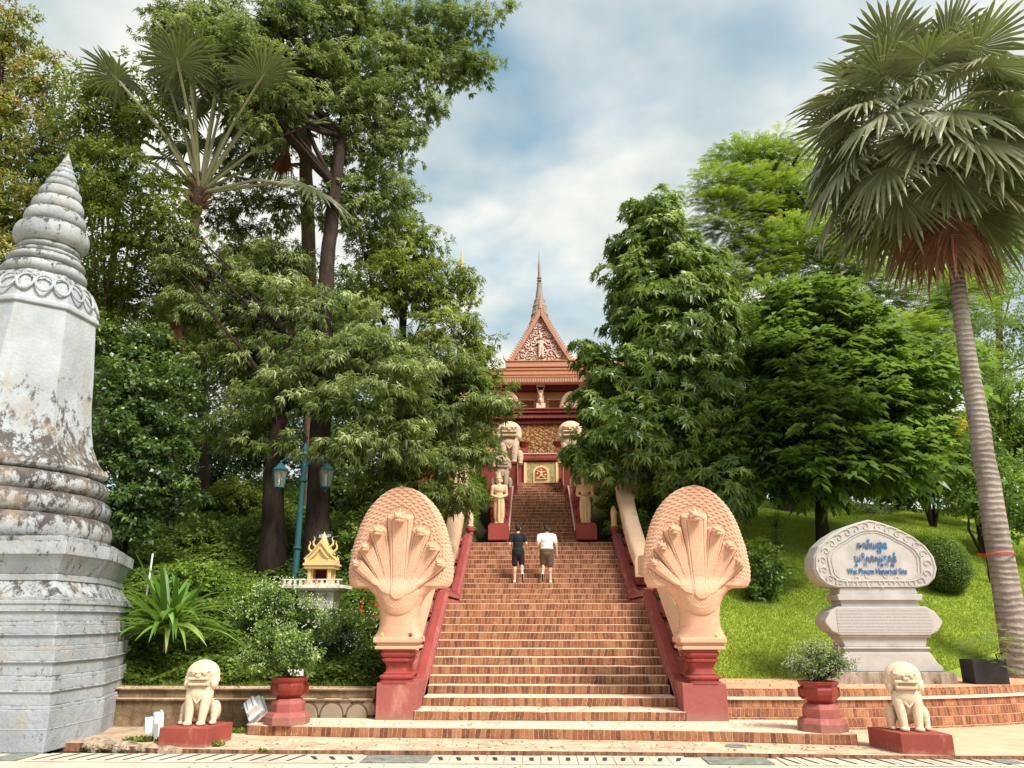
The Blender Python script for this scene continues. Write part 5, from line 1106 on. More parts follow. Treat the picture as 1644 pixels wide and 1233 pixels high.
def crown(rng, blobs, style, dens, size=1.0, rc=(.35, .65), flat=.62, bias=0.0, cull=.55, fill=.35, lo=0.05, hi=.75, topvar=.18, updir=.35):
    """blobs: (centre, radii). Returns Leaves + clump centres"""
    LV = Leaves(); cents = []
    for c, r in blobs:
        c = np.array(c, float); r = np.array(r, float)
        area = 4*math.pi*((r[0]*r[1])**1.6/3+(r[0]*r[2])**1.6/3+(r[1]*r[2])**1.6/3)**(1/1.6)
        rcm = (rc[0]+rc[1])/2; nc = max(5, int(area/(rcm**2*1.6)))
        u = unit(rng.normal(0, 1, (nc, 3))); fr = rng.uniform(.55, 1.02, (nc, 1)); cc = c + u*r*fr
        keep = (u[:, 1] < .25) | (rng.random(nc) > cull); cc = cc[keep]; u = u[keep]; nc = len(cc)
        rs = rng.uniform(rc[0], rc[1], nc)*np.minimum(1, 1.6*min(r)/rcm/2+.2); nt_ = np.maximum(3, (dens*rs**2*4.2).astype(int)); idx = np.repeat(np.arange(nc), nt_); M = len(idx)
        w = rng.normal(0, 1, (M, 3)); w[:, 2] = np.abs(w[:, 2])*np.where(rng.random(M) < .78, 1, -.5); w += u[idx]*.7; w = unit(w)
        rad = rs[idx]*rng.uniform(.55, 1.08, M); tips = cc[idx] + w*rad[:, None]*np.array([[1, 1, flat]])
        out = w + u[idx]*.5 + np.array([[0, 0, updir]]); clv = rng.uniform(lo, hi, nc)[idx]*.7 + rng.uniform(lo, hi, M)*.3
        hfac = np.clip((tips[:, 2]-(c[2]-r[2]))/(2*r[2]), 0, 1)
        LV.add(*sprays(rng, tips, out, style, clv + topvar*(hfac-.5) + bias, size))  # crown tops coloured lighter: young leaves, plus highlights painted into the colour
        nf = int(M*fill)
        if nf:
            w = unit(rng.normal(0, 1, (nf, 3))); tips = c + w*r*rng.uniform(.15, .8, (nf, 1)); LV.add(*sprays(rng, tips, w+np.array([[0, 0, .3]]), style, rng.uniform(0, .45, nf)+bias, size*1.15))  # inner leaves get darker colour, painting in the shade within the crown
        cents += [cc[i] for i in rng.permutation(nc)[:max(3, nc//7)]]
    return LV, cents
def trunk(parent, pts, r0, r1, mat, name='trunk', n=14):
    b = MB(); k = len(pts); P = [Vector(p) for p in pts]; Q = []
    for i in range(k-1):
        for t in range(4): Q.append(P[i].lerp(P[i+1], t/4) + Vector((random.uniform(-1, 1), random.uniform(-1, 1), 0))*r0*.06)
    Q.append(P[-1]); m = len(Q); rr = [(r1+(r0-r1)*(1-i/(m-1))**1.1)*(1+.28*max(0, 1-i/2.5)) for i in range(m)]
    b.tube(Q, rr, n); return b.build(name, mat, parent, smooth=True)
def limbs(parent, top, cents, r, mat, rng, nmax=14):
    for i, c in enumerate(cents[:nmax]):
        t = rng.random(); s = top[rng.integers(0, len(top))]; s = Vector(s); e = Vector(c); m = s.lerp(e, .5) + Vector((rng.normal(0, .25), rng.normal(0, .25), rng.uniform(-.1, .5)))
        if (e-s).length < .4: continue
        q1 = s.lerp(m, .5)+Vector((rng.normal(0, .1), 0, rng.normal(0, .1))); q2 = m.lerp(e, .5)+Vector((rng.normal(0, .15), 0, rng.normal(0, .15)))
        b = MB(); b.tube([s, q1, m, q2, e], [r, r*.8, r*.6, r*.4, r*.15], 7); b.build('limb', mat, parent, smooth=True)
def PB(px, py, d, rx, ry=None, depth=None):
    ry = ry or rx; k = mpp(px, py, d); c = at(px, py, d); return (tuple(c), (rx*k, (depth if depth else (rx+ry)/2*.85)*k, ry*k))
B_DARK = bark('dark_bark', (.012, .008, .006), (.05, .032, .025)); B_GREY = bark('grey_bark', (.16, .12, .10), (.30, .24, .20), ring=17); B_BRN = bark('brown_bark', (.10, .06, .045), (.24, .16, .12))
B_PALM = bark('palm_bark', (.19, .155, .14), (.38, .32, .285), ring=44, scale=4)
G_DROOP = leafmat('drooping_green', (.026, .045, .010), (.17, .215, .055), (.56, .60, .30), .40)
G_YEL = leafmat('yellow_green', (.05, .075, .010), (.22, .27, .030), (.55, .56, .13), .34)
G_OLIVE = leafmat('olive_green', (.05, .055, .012), (.20, .19, .03), (.46, .42, .10), .3, hue=(.40, .14, .07))
G_IVY = leafmat('dark_glossy', (.012, .030, .008), (.05, .10, .02), (.24, .34, .09), .3, .35, .5)
G_ROS = leafmat('rosette_green', (.020, .040, .008), (.13, .22, .03), (.52, .60, .17), .38, .35, .55)
G_FEA = leafmat('feathery_green', (.035, .085, .008), (.18, .30, .020), (.52, .60, .07), .40)
G_BIG = leafmat('broad_leaf_green', (.018, .042, .010), (.11, .21, .035), (.36, .54, .13), .42, .36, .5)
G_PALE = leafmat('pale_grey_green', (.08, .13, .05), (.19, .26, .10), (.40, .47, .22), .35)
G_GC = leafmat('groundcover_green', (.028, .055, .008), (.12, .20, .025), (.40, .48, .10), .32)
G_GCL = leafmat('light_groundcover', (.07, .13, .015), (.17, .28, .03), (.36, .46, .08), .4)
G_GRASS = leafmat('lawn_blades', (.15, .22, .02), (.31, .40, .045), (.50, .56, .10), .45, hue=(.46, .33, .14))
G_CRO = leafmat('yellow_croton', (.35, .30, .02), (.62, .46, .03), (.80, .62, .05), .35, hue=(.8, .3, .08))
G_FLW = leafmat('white_flowered_leaf', (.04, .08, .015), (.16, .26, .05), (.46, .56, .20), .3)
M_FLOWER = painted('white_petals', (.78, .80, .68), .6, .05); M_REDFL = painted('red_petals', (.65, .04, .02), .6, .15)
def tree(name, label, blobs, style, mat, dens, seed, base=None, tr=None, barkm=B_DARK, group='trees on the hillside', nl=12, cat='tree', lr=.07, limbtop=None, **kw):
    rng = np.random.default_rng(seed); random.seed(seed)
    LV, cents = crown(rng, [PB(*q) for q in blobs], style, dens, **kw)
    if base is None: base = (cents[0][0], cents[0][1], float(terr(cents[0][0], cents[0][1])))
    t = thing(name, label, cat, base, group)
    LV.build('crown', mat, t)
    if tr:
        pts, r0, r1 = tr; trunk(t, pts, r0, r1, barkm); limbs(t, limbtop or [pts[-1], pts[-2]], cents, lr, barkm, rng, nl)
    return t
def gb(px, py, d, dz=-.2):
    p = at(px, py, d); return (float(p[0]), d, float(terr(p[0], d))+dz)
def A_(*q): return tuple(float(v) for v in at(*q))
# ---------------- right-hand side trees
bs = gb(1147, 830, 26)
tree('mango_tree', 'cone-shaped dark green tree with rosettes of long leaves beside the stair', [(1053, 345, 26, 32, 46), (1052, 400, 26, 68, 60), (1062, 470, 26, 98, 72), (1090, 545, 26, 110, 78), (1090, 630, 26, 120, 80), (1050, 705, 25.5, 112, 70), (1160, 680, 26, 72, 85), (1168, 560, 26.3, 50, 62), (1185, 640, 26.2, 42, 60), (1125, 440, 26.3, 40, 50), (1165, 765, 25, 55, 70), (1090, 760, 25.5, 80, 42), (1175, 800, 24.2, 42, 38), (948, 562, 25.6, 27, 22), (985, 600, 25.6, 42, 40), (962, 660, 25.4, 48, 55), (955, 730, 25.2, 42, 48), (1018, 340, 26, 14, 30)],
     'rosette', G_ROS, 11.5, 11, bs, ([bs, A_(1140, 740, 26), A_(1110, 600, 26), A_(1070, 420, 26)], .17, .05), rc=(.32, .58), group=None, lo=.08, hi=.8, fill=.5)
bs = gb(1262, 820, 32)
tree('flame_tree', 'tall feathery yellow-green tree behind the cone-shaped tree and the sugar palm', [(1200, 255, 32, 62, 34), (1150, 300, 31, 48, 30), (1255, 250, 32, 60, 40), (1240, 320, 32, 80, 45), (1170, 360, 31, 60, 45), (1300, 330, 32, 60, 50), (1285, 400, 31, 90, 45), (1210, 430, 31, 70, 55), (1420, 480, 31, 105, 48), (1350, 440, 31, 60, 40), (1540, 470, 32, 60, 42), (1430, 560, 30, 100, 60), (1560, 590, 31, 55, 34), (1520, 520, 31, 60, 40), (1250, 520, 30, 80, 60)],
     'feather', G_FEA, 10.5, 12, bs, ([bs, A_(1258, 640, 32), A_(1265, 470, 32), A_(1290, 380, 32), A_(1255, 280, 32)], .28, .10), nl=24, lr=.09, rc=(.5, .95), flat=.32, group=None, lo=.1, hi=.9, fill=.45, topvar=.45, updir=.1, size=1.3)
bs = gb(1318, 850, 25.5)
tree('teak_tree', 'spreading broad-leaved tree shading the lawn between the rosette-leaved tree and the sugar palm', [(1290, 500, 26.5, 70, 55), (1350, 560, 26, 90, 60), (1270, 590, 26, 70, 65), (1300, 680, 25, 85, 70), (1400, 650, 25.5, 85, 70), (1470, 600, 26, 70, 60), (1250, 720, 25, 55, 60), (1390, 735, 24.5, 80, 42), (1460, 740, 24.5, 60, 40), (1320, 760, 24.5, 60, 34), (1500, 690, 25.5, 35, 45), (1255, 780, 24.5, 40, 24)],
     'big', G_BIG, 5.2, 13, bs, ([bs, A_(1312, 740, 25.5), A_(1320, 620, 26)], .20, .09), rc=(.45, .8), flat=.5, group=None, fill=.5, lo=.05, hi=.85, size=1.05)
bs = gb(1610, 800, 42)
tree('distant_tree', 'pale grey-green tree far behind the sugar palm trunk', [(1590, 420, 42, 70, 70), (1630, 520, 42, 60, 80), (1590, 600, 42, 60, 60), (1640, 380, 44, 50, 50), (1540, 560, 42, 50, 50), (1620, 680, 40, 60, 50)],
     'fine', G_PALE, 3.2, 14, bs, ([bs, A_(1605, 600, 42), A_(1600, 440, 42)], .25, .1), barkm=B_BRN, rc=(.8, 1.4), group=None, size=2.2, fill=.15)
bs = gb(1640, 860, 30)
tree('garden_bush', 'light green spotted bush rising beside the sugar palm trunk', [(1610, 650, 29, 50, 45), (1640, 700, 29, 45, 60), (1580, 690, 29, 45, 40), (1630, 780, 28, 55, 55)], 'broad', G_GCL, 7, 15, bs, ([bs, A_(1630, 720, 29)], .08, .04), cat='bush', rc=(.3, .5), group=None, bias=-.1)
bs = gb(1575, 850, 26)
tree('garden_bush', 'dark leafy bush under the sugar palm at the edge of the lawn', [(1560, 740, 26, 55, 50), (1600, 790, 26, 60, 45), (1545, 800, 25.5, 40, 35), (1640, 830, 25, 50, 45)], 'broad', G_BIG, 9, 16, bs, ([bs, A_(1575, 760, 26)], .08, .04), cat='bush', rc=(.3, .5), group=None)
bs = gb(1490, 800, 29)
tree('croton_bush', 'bright yellow croton bush between the broad-leaved tree and the palm trunk', [(1478, 668, 28.5, 26, 12), (1530, 680, 28.5, 26, 24), (1515, 715, 28.5, 28, 26)], 'broad', G_CRO, 9, 17, bs, ([bs, A_(1500, 720, 28.5)], .06, .03), cat='bush', rc=(.25, .4), group=None, lo=.1, hi=.9)
# low hedges on the slope
for i, (bl, lab, m) in enumerate((([(1045, 800, 29, 45, 30), (990, 790, 29, 40, 40), (1090, 770, 30, 50, 24), (1010, 850, 27.5, 40, 30)], 'light green hedge on the slope behind the curling naga body near the lawn', G_GCL), ([(1350, 785, ghit(1350, 812)+1, 80, 26), (1290, 795, ghit(1290, 820)+1, 55, 24), (1430, 785, ghit(1430, 805)+2, 60, 20), (1500, 770, 31, 60, 26)], 'low clipped hedge in the shade of the broad-leaved tree', G_GC), ([(1400, 818, ghit(1400, 826), 38, 12), (1440, 806, ghit(1440, 818), 18, 10)], 'small variegated shrub on the lawn above the sign stone', G_PALE))):
    tree('hedge' if i < 2 else 'garden_bush', lab, bl, 'fine' if i != 0 else 'broad', m, 12, 30+i, cat='hedge' if i < 2 else 'bush', group=None, rc=(.22, .4), size=1.0, fill=.6, cull=.3)
# topiary ball
TD = ghit(1516, 952); p = A_(1516, 900, TD)
t = thing('topiary_bush', 'round clipped topiary bush on the lawn beside the sign stone', 'bush', (p[0], TD, float(terr(p[0], TD))))
rng = np.random.default_rng(41); n_ = 5200; u = unit(rng.normal(0, 1, (n_, 3))); sc_ = np.array([[.66, .66, .84]]); tips = np.array([p]) + u*sc_*rng.uniform(.86, 1.02, (n_, 1)) - np.array([[0, 0, .12]]); LV = Leaves(); LV.add(*sprays(rng, tips, u, 'tiny', rng.uniform(.05, .6, n_)+.18*u[:, 2], .9)); LV.build('crown', G_GC, t)
b = MB(); b.ball((p[0], p[1], p[2]-.12), (.54, .54, .70), 16, 10); b.build('inner_twigs', painted('dark_inner_leaves', (.02, .045, .012), .9, .3), t); b = MB(); b.tube([(p[0], TD, p[2]-1.2), (p[0], TD, p[2])], .05, 7); b.build('trunk', B_DARK, t)
# shrubs near the naga
for i, (bl, lab, sty, m, base) in enumerate((([(1225, 905, ghit(1225, 965), 32, 38), (1215, 945, ghit(1225, 965), 34, 26), (1240, 930, ghit(1225, 965), 22, 22)], 'leafy dark shrub close behind the naga hood at the lawn', 'broad', G_BIG, (1222, 975, ghit(1222, 965))), ([(1246, 838, ghit(1247, 895), 12, 26), (1248, 868, ghit(1247, 895), 11, 18)], 'thin upright sapling on the lawn above the dark shrub', 'fine', G_GC, (1247, 905, ghit(1247, 895))), ([(1198, 880, ghit(1230, 950), 26, 20), (1270, 910, ghit(1230, 950), 34, 12)], 'pale low creeper around the dark shrub', 'feather', G_FEA, (1230, 930, ghit(1230, 950))))):
    b0 = gb(*base); tree('shrub', lab, bl, sty, m, 14, 50+i, b0, ([b0, A_(bl[0][0], bl[0][1], bl[0][2])], .03, .015), cat='shrub', group=None, rc=(.15, .28), size=.8, fill=.5, nl=5, lr=.012)
p = gb(1600, 1085, 16.9); tree('sapling', 'pale feathery sapling in front of the palm trunk base', [(1595, 1040, 16.4, 42, 24), (1625, 1030, 16.4, 30, 26), (1570, 1020, 16.4, 26, 14), (1602, 1068, 16.4, 26, 16)], 'feather', G_PALE, 9, 55, (p[0], 16.4, .7), ([(p[0]-.1, 16.4, .7), A_(1598, 1050, 16.4)], .02, .01), cat='shrub', group=None, rc=(.16, .3), size=.55, nl=6, lr=.008, fill=.2)
p = A_(1585, 1082, 16.45); b = MB(); b.box(p[0]-.33, p[0]+.33, 16.3, 16.8, .70, 1.17); o = b.build('planter_box', painted('black_crate', (.03, .028, .03), .8, .3), origin=(p[0], 16.5, .7), bevel=.01); tag(o, 'black weathered crate planter on the brick terrace by the palm', 'planter')
b0 = gb(1575, 850, 23); tree('shrub', 'small dark shrub on the lawn just short of the palm trunk', [(1572, 818, 23, 22, 14), (1590, 835, 23, 16, 10)], 'rosette', G_BIG, 14, 56, b0, ([b0, A_(1573, 825, 23)], .03, .015), cat='shrub', group=None, rc=(.15, .3), size=.8, nl=4, lr=.012)
# ---------------- sugar palm
def fan(rng, hub, axis, normal, R, nseg=34, spread=2.75, dry=0.0, droop=.25):
    """pleated fan leaf; axis: direction of the middle segment; normal: the upper side"""
    axis = Vector(axis).normalized(); nm = Vector(normal); nm = (nm - axis*nm.dot(axis)).normalized(); side = axis.cross(nm)
    V = []; F = []; A = []; da = spread*2/nseg
    for i in range(nseg):
        a = -spread + da*(i+.5); Rl = R*(.62+.38*math.cos(a*.5))*rng.uniform(.9, 1.08); w = da*.5
        def pt(r, off, h): 
            aa = a+off; p = hub + (axis*math.cos(aa)+side*math.sin(aa))*r + nm*h; p.z -= droop*R*(r/R)**2.2*(1+.6*abs(math.sin(a))); return tuple(p)
        k = len(V); cup = -.10*abs(math.sin(a*.5))*0
        bend = rng.uniform(-.05, .05); hj = rng.uniform(-.06, .06)*R
        V += [tuple(hub), pt(Rl*.55, -w*.95, .0), pt(Rl*.55, 0, .035*R), pt(Rl*.55, w*.95, 0), pt(Rl*.83, -w*.42+bend, hj-.02), pt(Rl*.83, bend, hj+.01), pt(Rl*.83, w*.42+bend, hj-.02), pt(Rl, bend*1.8, hj*1.8-.04)]
        F += [(k, k+1, k+2), (k, k+2, k+3), (k+1, k+4, k+5, k+2), (k+2, k+5, k+6, k+3), (k+4, k+7, k+5), (k+5, k+7, k+6)]
        cvv = rng.uniform(.2, .6)+dry; A += [cvv]*4 + [min(1, cvv+.22)]*2
    return V, F, A
M_PETI = painted('petiole', (.30, .29, .17), .6, .12, (.20, .13, .06), (.6, .8), 4)
G_PALM = leafmat('sugar_palm_leaf', (.07, .08, .035), (.19, .19, .095), (.54, .52, .38), .16, .45, .4)
G_PALM2 = leafmat('grey_fan_leaf', (.045, .055, .03), (.11, .12, .065), (.28, .26, .17), .2, .55, .3)
G_DRY = leafmat('dry_palm_leaf', (.07, .025, .018), (.17, .055, .035), (.36, .18, .12), .2, .7, .2)
def palm(name, label, base, top, cpt, r0, r1, R, fr, seed, barkm=B_PALM, petiole=1.5, group=None, leaf=G_PALM, dry=G_DRY, pr=.045):
    rng = np.random.default_rng(seed); t = thing(name, label, 'palm', base, group); random.seed(seed)
    P = [Vector(base).lerp(Vector(top), k/5) for k in range(6)]; 
    for k in range(6): P[k].x += .10*math.sin(k/5*math.pi)*(1 if top[0] < base[0] else -1)
    trunk(t, P, r0, r1, barkm, n=20)
    c = Vector(cpt)
    b = MB(); b.tube([Vector(top)-Vector((0, 0, .6)), Vector(top), c], [r1*1.1, r1*1.9, r1*1.2], 12); b.build('crown_shaft', painted('dark_fibre', (.06, .035, .025), .9, .4, bump=1, bscale=20), t, smooth=True)
    for i in range(60):     # cut leaf bases
        a = i*2.399; z = rng.uniform(-.55, .6); p0 = Vector(top)+Vector((math.cos(a)*r1*.8, math.sin(a)*r1*.8, z)); b = MB(); b.tube([p0, p0+Vector((math.cos(a)*.35, math.sin(a)*.35, .25))], [.05, .03], 5); b.build('leaf_base', painted('leaf_base_wood', (.20, .10, .07), .8, .3), t)
    for i, (az, el, dr_) in enumerate(fr):
        d = Vector((math.cos(az)*math.cos(el), math.sin(az)*math.cos(el), math.sin(el))); pl = petiole*rng.uniform(.85, 1.15)
        st_ = c - Vector((0, 0, .35+.5*max(0, -el)+(.95 if dr_ else 0)))
        q = st_ + d*pl; q.z -= .12*pl*math.cos(el); mid = st_.lerp(q, .5); mid.z += .10*pl*math.cos(el)
        m = dry if dr_ else leaf; Rr = R*rng.uniform(.85, 1.08)*(.72 if dr_ else 1)
        ax = (q-mid).normalized(); ax = (ax + Vector((0, 0, -.30 if el < .6 else -.05))).normalized(); nm_ = Vector((0, 0, 1)) if abs(ax.z) < .85 else -Vector((math.cos(az), math.sin(az), 0))
        nm_ = (nm_ + Vector((rng.normal(0, .28), rng.normal(0, .28), 0))).normalized()
        b = MB(); b.tube([st_, mid, q, q+ax*R*.12], [pr, pr*.72, pr*.58, pr*.27], 6); fo = b.build('petiole', M_PETI if not dr_ else painted('leaf_base_wood', (.20, .10, .07)), t, smooth=True)
        V, F, A = fan(rng, q, ax, nm_, Rr, dry=.0, droop=.16 if el > .4 else .30 + (.35 if dr_ else 0)); 
        mo = mesh_obj('fan_leaf', V, F, m, fo); a_ = mo.data.attributes.new('var', 'FLOAT', 'FACE'); a_.data.foreach_set('value', np.array(A, np.float32))
    return t
rng = np.random.default_rng(77); fr = []
for el, n_ in ((1.35, 3), (1.0, 6), (.62, 9), (.22, 10), (-.18, 13), (-.50, 13), (-.82, 9)):
    for k in range(n_): fr.append((2*math.pi*(k+rng.uniform(-.25, .25))/n_ + el*3, el+rng.uniform(-.12, .12), 0))
for k in range(5): fr.append((-2.5+k*.5, -1.15+rng.uniform(-.12, .1), 1))
base = gb(1630, 1020, 18.2, -.1); tp_ = A_(1551, 450, 18.9); cp = A_(1500, 232, 18.9)
top_ = (tp_[0], tp_[1], tp_[2]+1.0); cp = (tp_[0]-.62, 18.9, at(1500, 190, 18.9)[2])
palm('sugar_palm', 'tall sugar palm with grey ringed trunk and big fan leaf crown on the lawn', (base[0], 18.2, base[2]), (tp_[0]-.12, 18.9, at(1520, 300, 18.9)[2]), cp, .32, .145, 1.5, fr, 78, petiole=2.2)
p = A_(1597, 890, 18.35); b = MB(); b.tube([(p[0]+.37*math.cos(a), 18.3+.37*math.sin(a), p[2]+.02*math.sin(a*3)) for a in np.linspace(0, 2*math.pi, 20)], .016, 5); o = b.build('cord', M_REDFL, origin=p); tag(o, 'thin red cord tied round the sugar palm trunk', 'cord')
# ---------------- left-hand side palms
fr2 = [(2*math.pi*k/15+.2, 1.18+.2*math.sin(k*2.1), 0) for k in range(15)] + [(2*math.pi*k/8+.1, .78, 0) for k in range(8)] + [(2.9, .25, 0), (-.1, .1, 0), (.4, .3, 0), (3.3, .5, 0)]
bp = gb(268, 830, 25); c3 = A_(322, 296, 23.5)
palm('fan_palm', 'old fan palm with long bare leaf stalks spreading between the leafy trees', bp, A_(318, 318, 23.5), c3, .22, .16, 1.5, fr2, 81, petiole=4.3, leaf=G_PALM2, barkm=B_BRN, pr=.075)
b = MB(); 
bp = gb(500, 830, 27); c4 = A_(470, 95, 26)
fr4 = [(2*math.pi*k/12, .5*math.sin(k*2.3)+.1, 0) for k in range(12)] + [(3.3, -1.0, 1), (4.4, -1.1, 1), (5.3, -1.2, 1)]
palm('fan_palm', 'fan palm with pale trunk rising behind the crown of the tallest tree', bp, A_(487, 160, 26), c4, .30, .24, 1.5, fr4, 82, petiole=1.4, leaf=G_PALM2, barkm=B_BRN)
# hanging dead frond
rng = np.random.default_rng(9); p = Vector(A_(462, 232, 25)); V, F, A = fan(rng, p, (-.15, 0, -1), (0, -1, .1), 2.0, 26, .42, droop=.1)
o = mesh_obj('dead_frond', V, F, G_DRY, origin=tuple(p)); a_ = o.data.attributes.new('var', 'FLOAT', 'FACE'); a_.data.foreach_set('value', np.clip(np.array(A, np.float32)+.25, 0, 1)); tag(o, 'dry brown palm frond hanging beside the tall pale palm trunk', 'palm frond')
p = Vector(A_(287, 500, 22.6)); V, F, A = fan(rng, p, (-.05, 0, -1), (0, -1, .1), 1.9, 26, .30, droop=.05)
o = mesh_obj('dead_frond', V, F, G_DRY, origin=tuple(p)); a_ = o.data.attributes.new('var', 'FLOAT', 'FACE'); a_.data.foreach_set('value', np.clip(np.array(A, np.float32), 0, 1)); tag(o, 'dead palm skirt hanging under the foliage behind the lamp post', 'palm frond')
# ---------------- left-hand side trees
bs = gb(-20, 850, 24)
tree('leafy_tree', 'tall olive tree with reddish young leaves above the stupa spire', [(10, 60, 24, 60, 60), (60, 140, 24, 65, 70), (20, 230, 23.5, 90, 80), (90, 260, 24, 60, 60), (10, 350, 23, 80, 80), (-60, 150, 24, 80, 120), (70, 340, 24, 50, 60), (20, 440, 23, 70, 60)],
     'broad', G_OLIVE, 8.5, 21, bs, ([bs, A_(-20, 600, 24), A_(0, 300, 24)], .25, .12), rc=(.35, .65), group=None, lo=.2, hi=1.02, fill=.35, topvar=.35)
bs = gb(150, 840, 27)
tree('leafy_tree', 'rounded yellow-green tree behind the stupa spire', [(190, 145, 22.8, 80, 45), (140, 190, 22.8, 70, 55), (235, 200, 22.6, 50, 50), (180, 290, 22.8, 95, 70), (265, 340, 22.8, 50, 50), (200, 380, 23.5, 95, 60), (270, 430, 26, 70, 60), (180, 470, 26, 80, 70), (240, 550, 26, 80, 60), (310, 490, 27, 60, 60)],
     'broad', G_YEL, 8, 22, bs, ([bs, A_(165, 600, 27), A_(190, 330, 27)], .20, .10), barkm=B_BRN, rc=(.4, .7), group=None, lo=.0, hi=.62, fill=.45, topvar=.5)
bs = gb(200, 850, 21)
tree('ivy_clad_tree', 'dark creeper-covered bush mass right behind the stupa', [(210, 620, 21, 70, 60), (260, 660, 21, 55, 55), (190, 710, 20.5, 80, 70), (250, 740, 20.5, 60, 70), (200, 810, 20, 80, 60), (270, 800, 20.5, 50, 45), (160, 560, 22, 50, 60), (290, 620, 22, 44, 50), (230, 560, 22.5, 70, 40)],
     'broad', G_IVY, 11, 23, bs, ([bs, A_(205, 700, 21)], .12, .06), rc=(.3, .5), group=None, fill=.6, lo=.05, hi=.9, updir=.1)
bs = gb(330, 820, 27)
tree('forked_tree', 'slim forked dark tree in the gap between the creeper mass and the lamp post', [(300, 560, 27, 50, 40), (340, 600, 28, 60, 35), (380, 650, 28, 50, 30), (290, 640, 27, 40, 30)],
     'fine', G_YEL, 6, 24, bs, ([bs, A_(328, 740, 27), A_(322, 680, 27), A_(330, 600, 27)], .22, .08), rc=(.3, .6), group=None, size=1.4, fill=.1, nl=8)
bs = (A_(437, 920, 21)[0], 21.0, float(terr(-7, 21))-.2)
tree('drooping_tree', 'broad tree with drooping pale leaf sprays above the teal lamp post', [(330, 440, 24, 62, 30), (300, 390, 23.2, 50, 40), (285, 450, 23.2, 45, 34), (300, 500, 23, 45, 34), (345, 500, 23.5, 78, 45), (440, 420, 23.5, 66, 36), (430, 490, 23, 90, 50), (510, 500, 22.5, 95, 50), (390, 570, 23, 90, 45), (520, 580, 21.5, 100, 50), (600, 560, 21.5, 80, 45), (450, 640, 21.5, 90, 40), (570, 650, 20.5, 90, 40), (400, 690, 22, 75, 34), (640, 620, 21, 60, 50), (560, 715, 20, 80, 26), (450, 710, 20.5, 60, 20), (640, 700, 20.5, 50, 40)],
     'droop', G_DROOP, 8.8, 25, bs, ([bs, A_(440, 780, 21), A_(450, 640, 21.8), A_(470, 540, 22.3)], .34, .17), rc=(.38, .72), flat=.5, group=None, lo=.08, hi=.9, fill=.35, nl=20, updir=.2)
bs = gb(620, 830, 27)
tree('drooping_tree', 'yellow-green tree with a ragged edge against the sky behind the drooping tree', [(610, 400, 26.5, 70, 45), (670, 390, 27, 50, 40), (640, 460, 26, 90, 50), (710, 470, 26, 55, 50), (740, 450, 26.5, 24, 24), (700, 540, 25.5, 80, 50), (765, 545, 25.5, 34, 34), (640, 330, 28, 38, 40), (770, 590, 25, 36, 30)],
     'droop', G_YEL, 8.0, 26, bs, ([bs, A_(640, 620, 26.5), A_(650, 480, 26.5)], .25, .10), rc=(.35, .65), flat=.6, group=None, lo=.0, hi=.7, fill=.35)
bs = gb(660, 850, 24)
tree('drooping_tree', 'dark overhanging tree reaching over the guardian statue', [(700, 600, 23, 80, 45), (760, 620, 22.6, 50, 36), (790, 660, 22.4, 44, 26), (700, 670, 22.5, 85, 42), (640, 740, 22, 70, 40), (710, 745, 22, 70, 42), (760, 720, 22.2, 44, 34), (740, 800, 21.8, 34, 24), (690, 800, 21.8, 50, 30), (620, 800, 22, 50, 34), (815, 640, 22.4, 20, 16)],
     'droop', G_DROOP, 9.0, 27, bs, ([bs, A_(665, 760, 23.3), A_(690, 650, 23)], .20, .09), rc=(.32, .6), flat=.5, group=None, lo=.0, hi=.7, fill=.5)
b0 = (A_(508, 925, 20.5)[0], 20.5, float(terr(-6, 20.5))-.2)
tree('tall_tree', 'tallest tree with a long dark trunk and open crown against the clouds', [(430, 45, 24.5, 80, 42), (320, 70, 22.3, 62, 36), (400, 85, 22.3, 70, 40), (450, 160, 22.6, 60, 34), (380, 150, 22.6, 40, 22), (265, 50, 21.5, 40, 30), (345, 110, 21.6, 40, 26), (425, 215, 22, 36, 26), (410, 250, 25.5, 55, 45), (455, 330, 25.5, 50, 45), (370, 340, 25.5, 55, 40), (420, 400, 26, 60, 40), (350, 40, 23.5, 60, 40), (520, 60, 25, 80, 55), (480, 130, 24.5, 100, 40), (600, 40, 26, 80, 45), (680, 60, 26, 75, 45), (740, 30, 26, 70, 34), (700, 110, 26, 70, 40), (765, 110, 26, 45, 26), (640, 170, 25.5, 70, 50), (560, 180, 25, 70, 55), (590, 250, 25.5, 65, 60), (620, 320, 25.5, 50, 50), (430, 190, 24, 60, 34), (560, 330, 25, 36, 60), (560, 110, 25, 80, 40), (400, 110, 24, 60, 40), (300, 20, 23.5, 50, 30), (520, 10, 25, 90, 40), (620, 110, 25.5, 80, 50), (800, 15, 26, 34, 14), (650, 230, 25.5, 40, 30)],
     'droop', G_DROOP, 9.5, 28, b0, ([b0, A_(512, 780, 20.8), A_(520, 560, 22), A_(525, 430, 23), A_(538, 300, 24), A_(560, 150, 25), A_(575, 20, 25.5)], .34, .16), rc=(.38, .72), flat=.6, group=None, lo=.05, hi=.85, fill=.22, nl=26, lr=.11, limbtop=[A_(538, 300, 24), A_(550, 220, 24.5), A_(560, 150, 25), A_(568, 80, 25.3)])
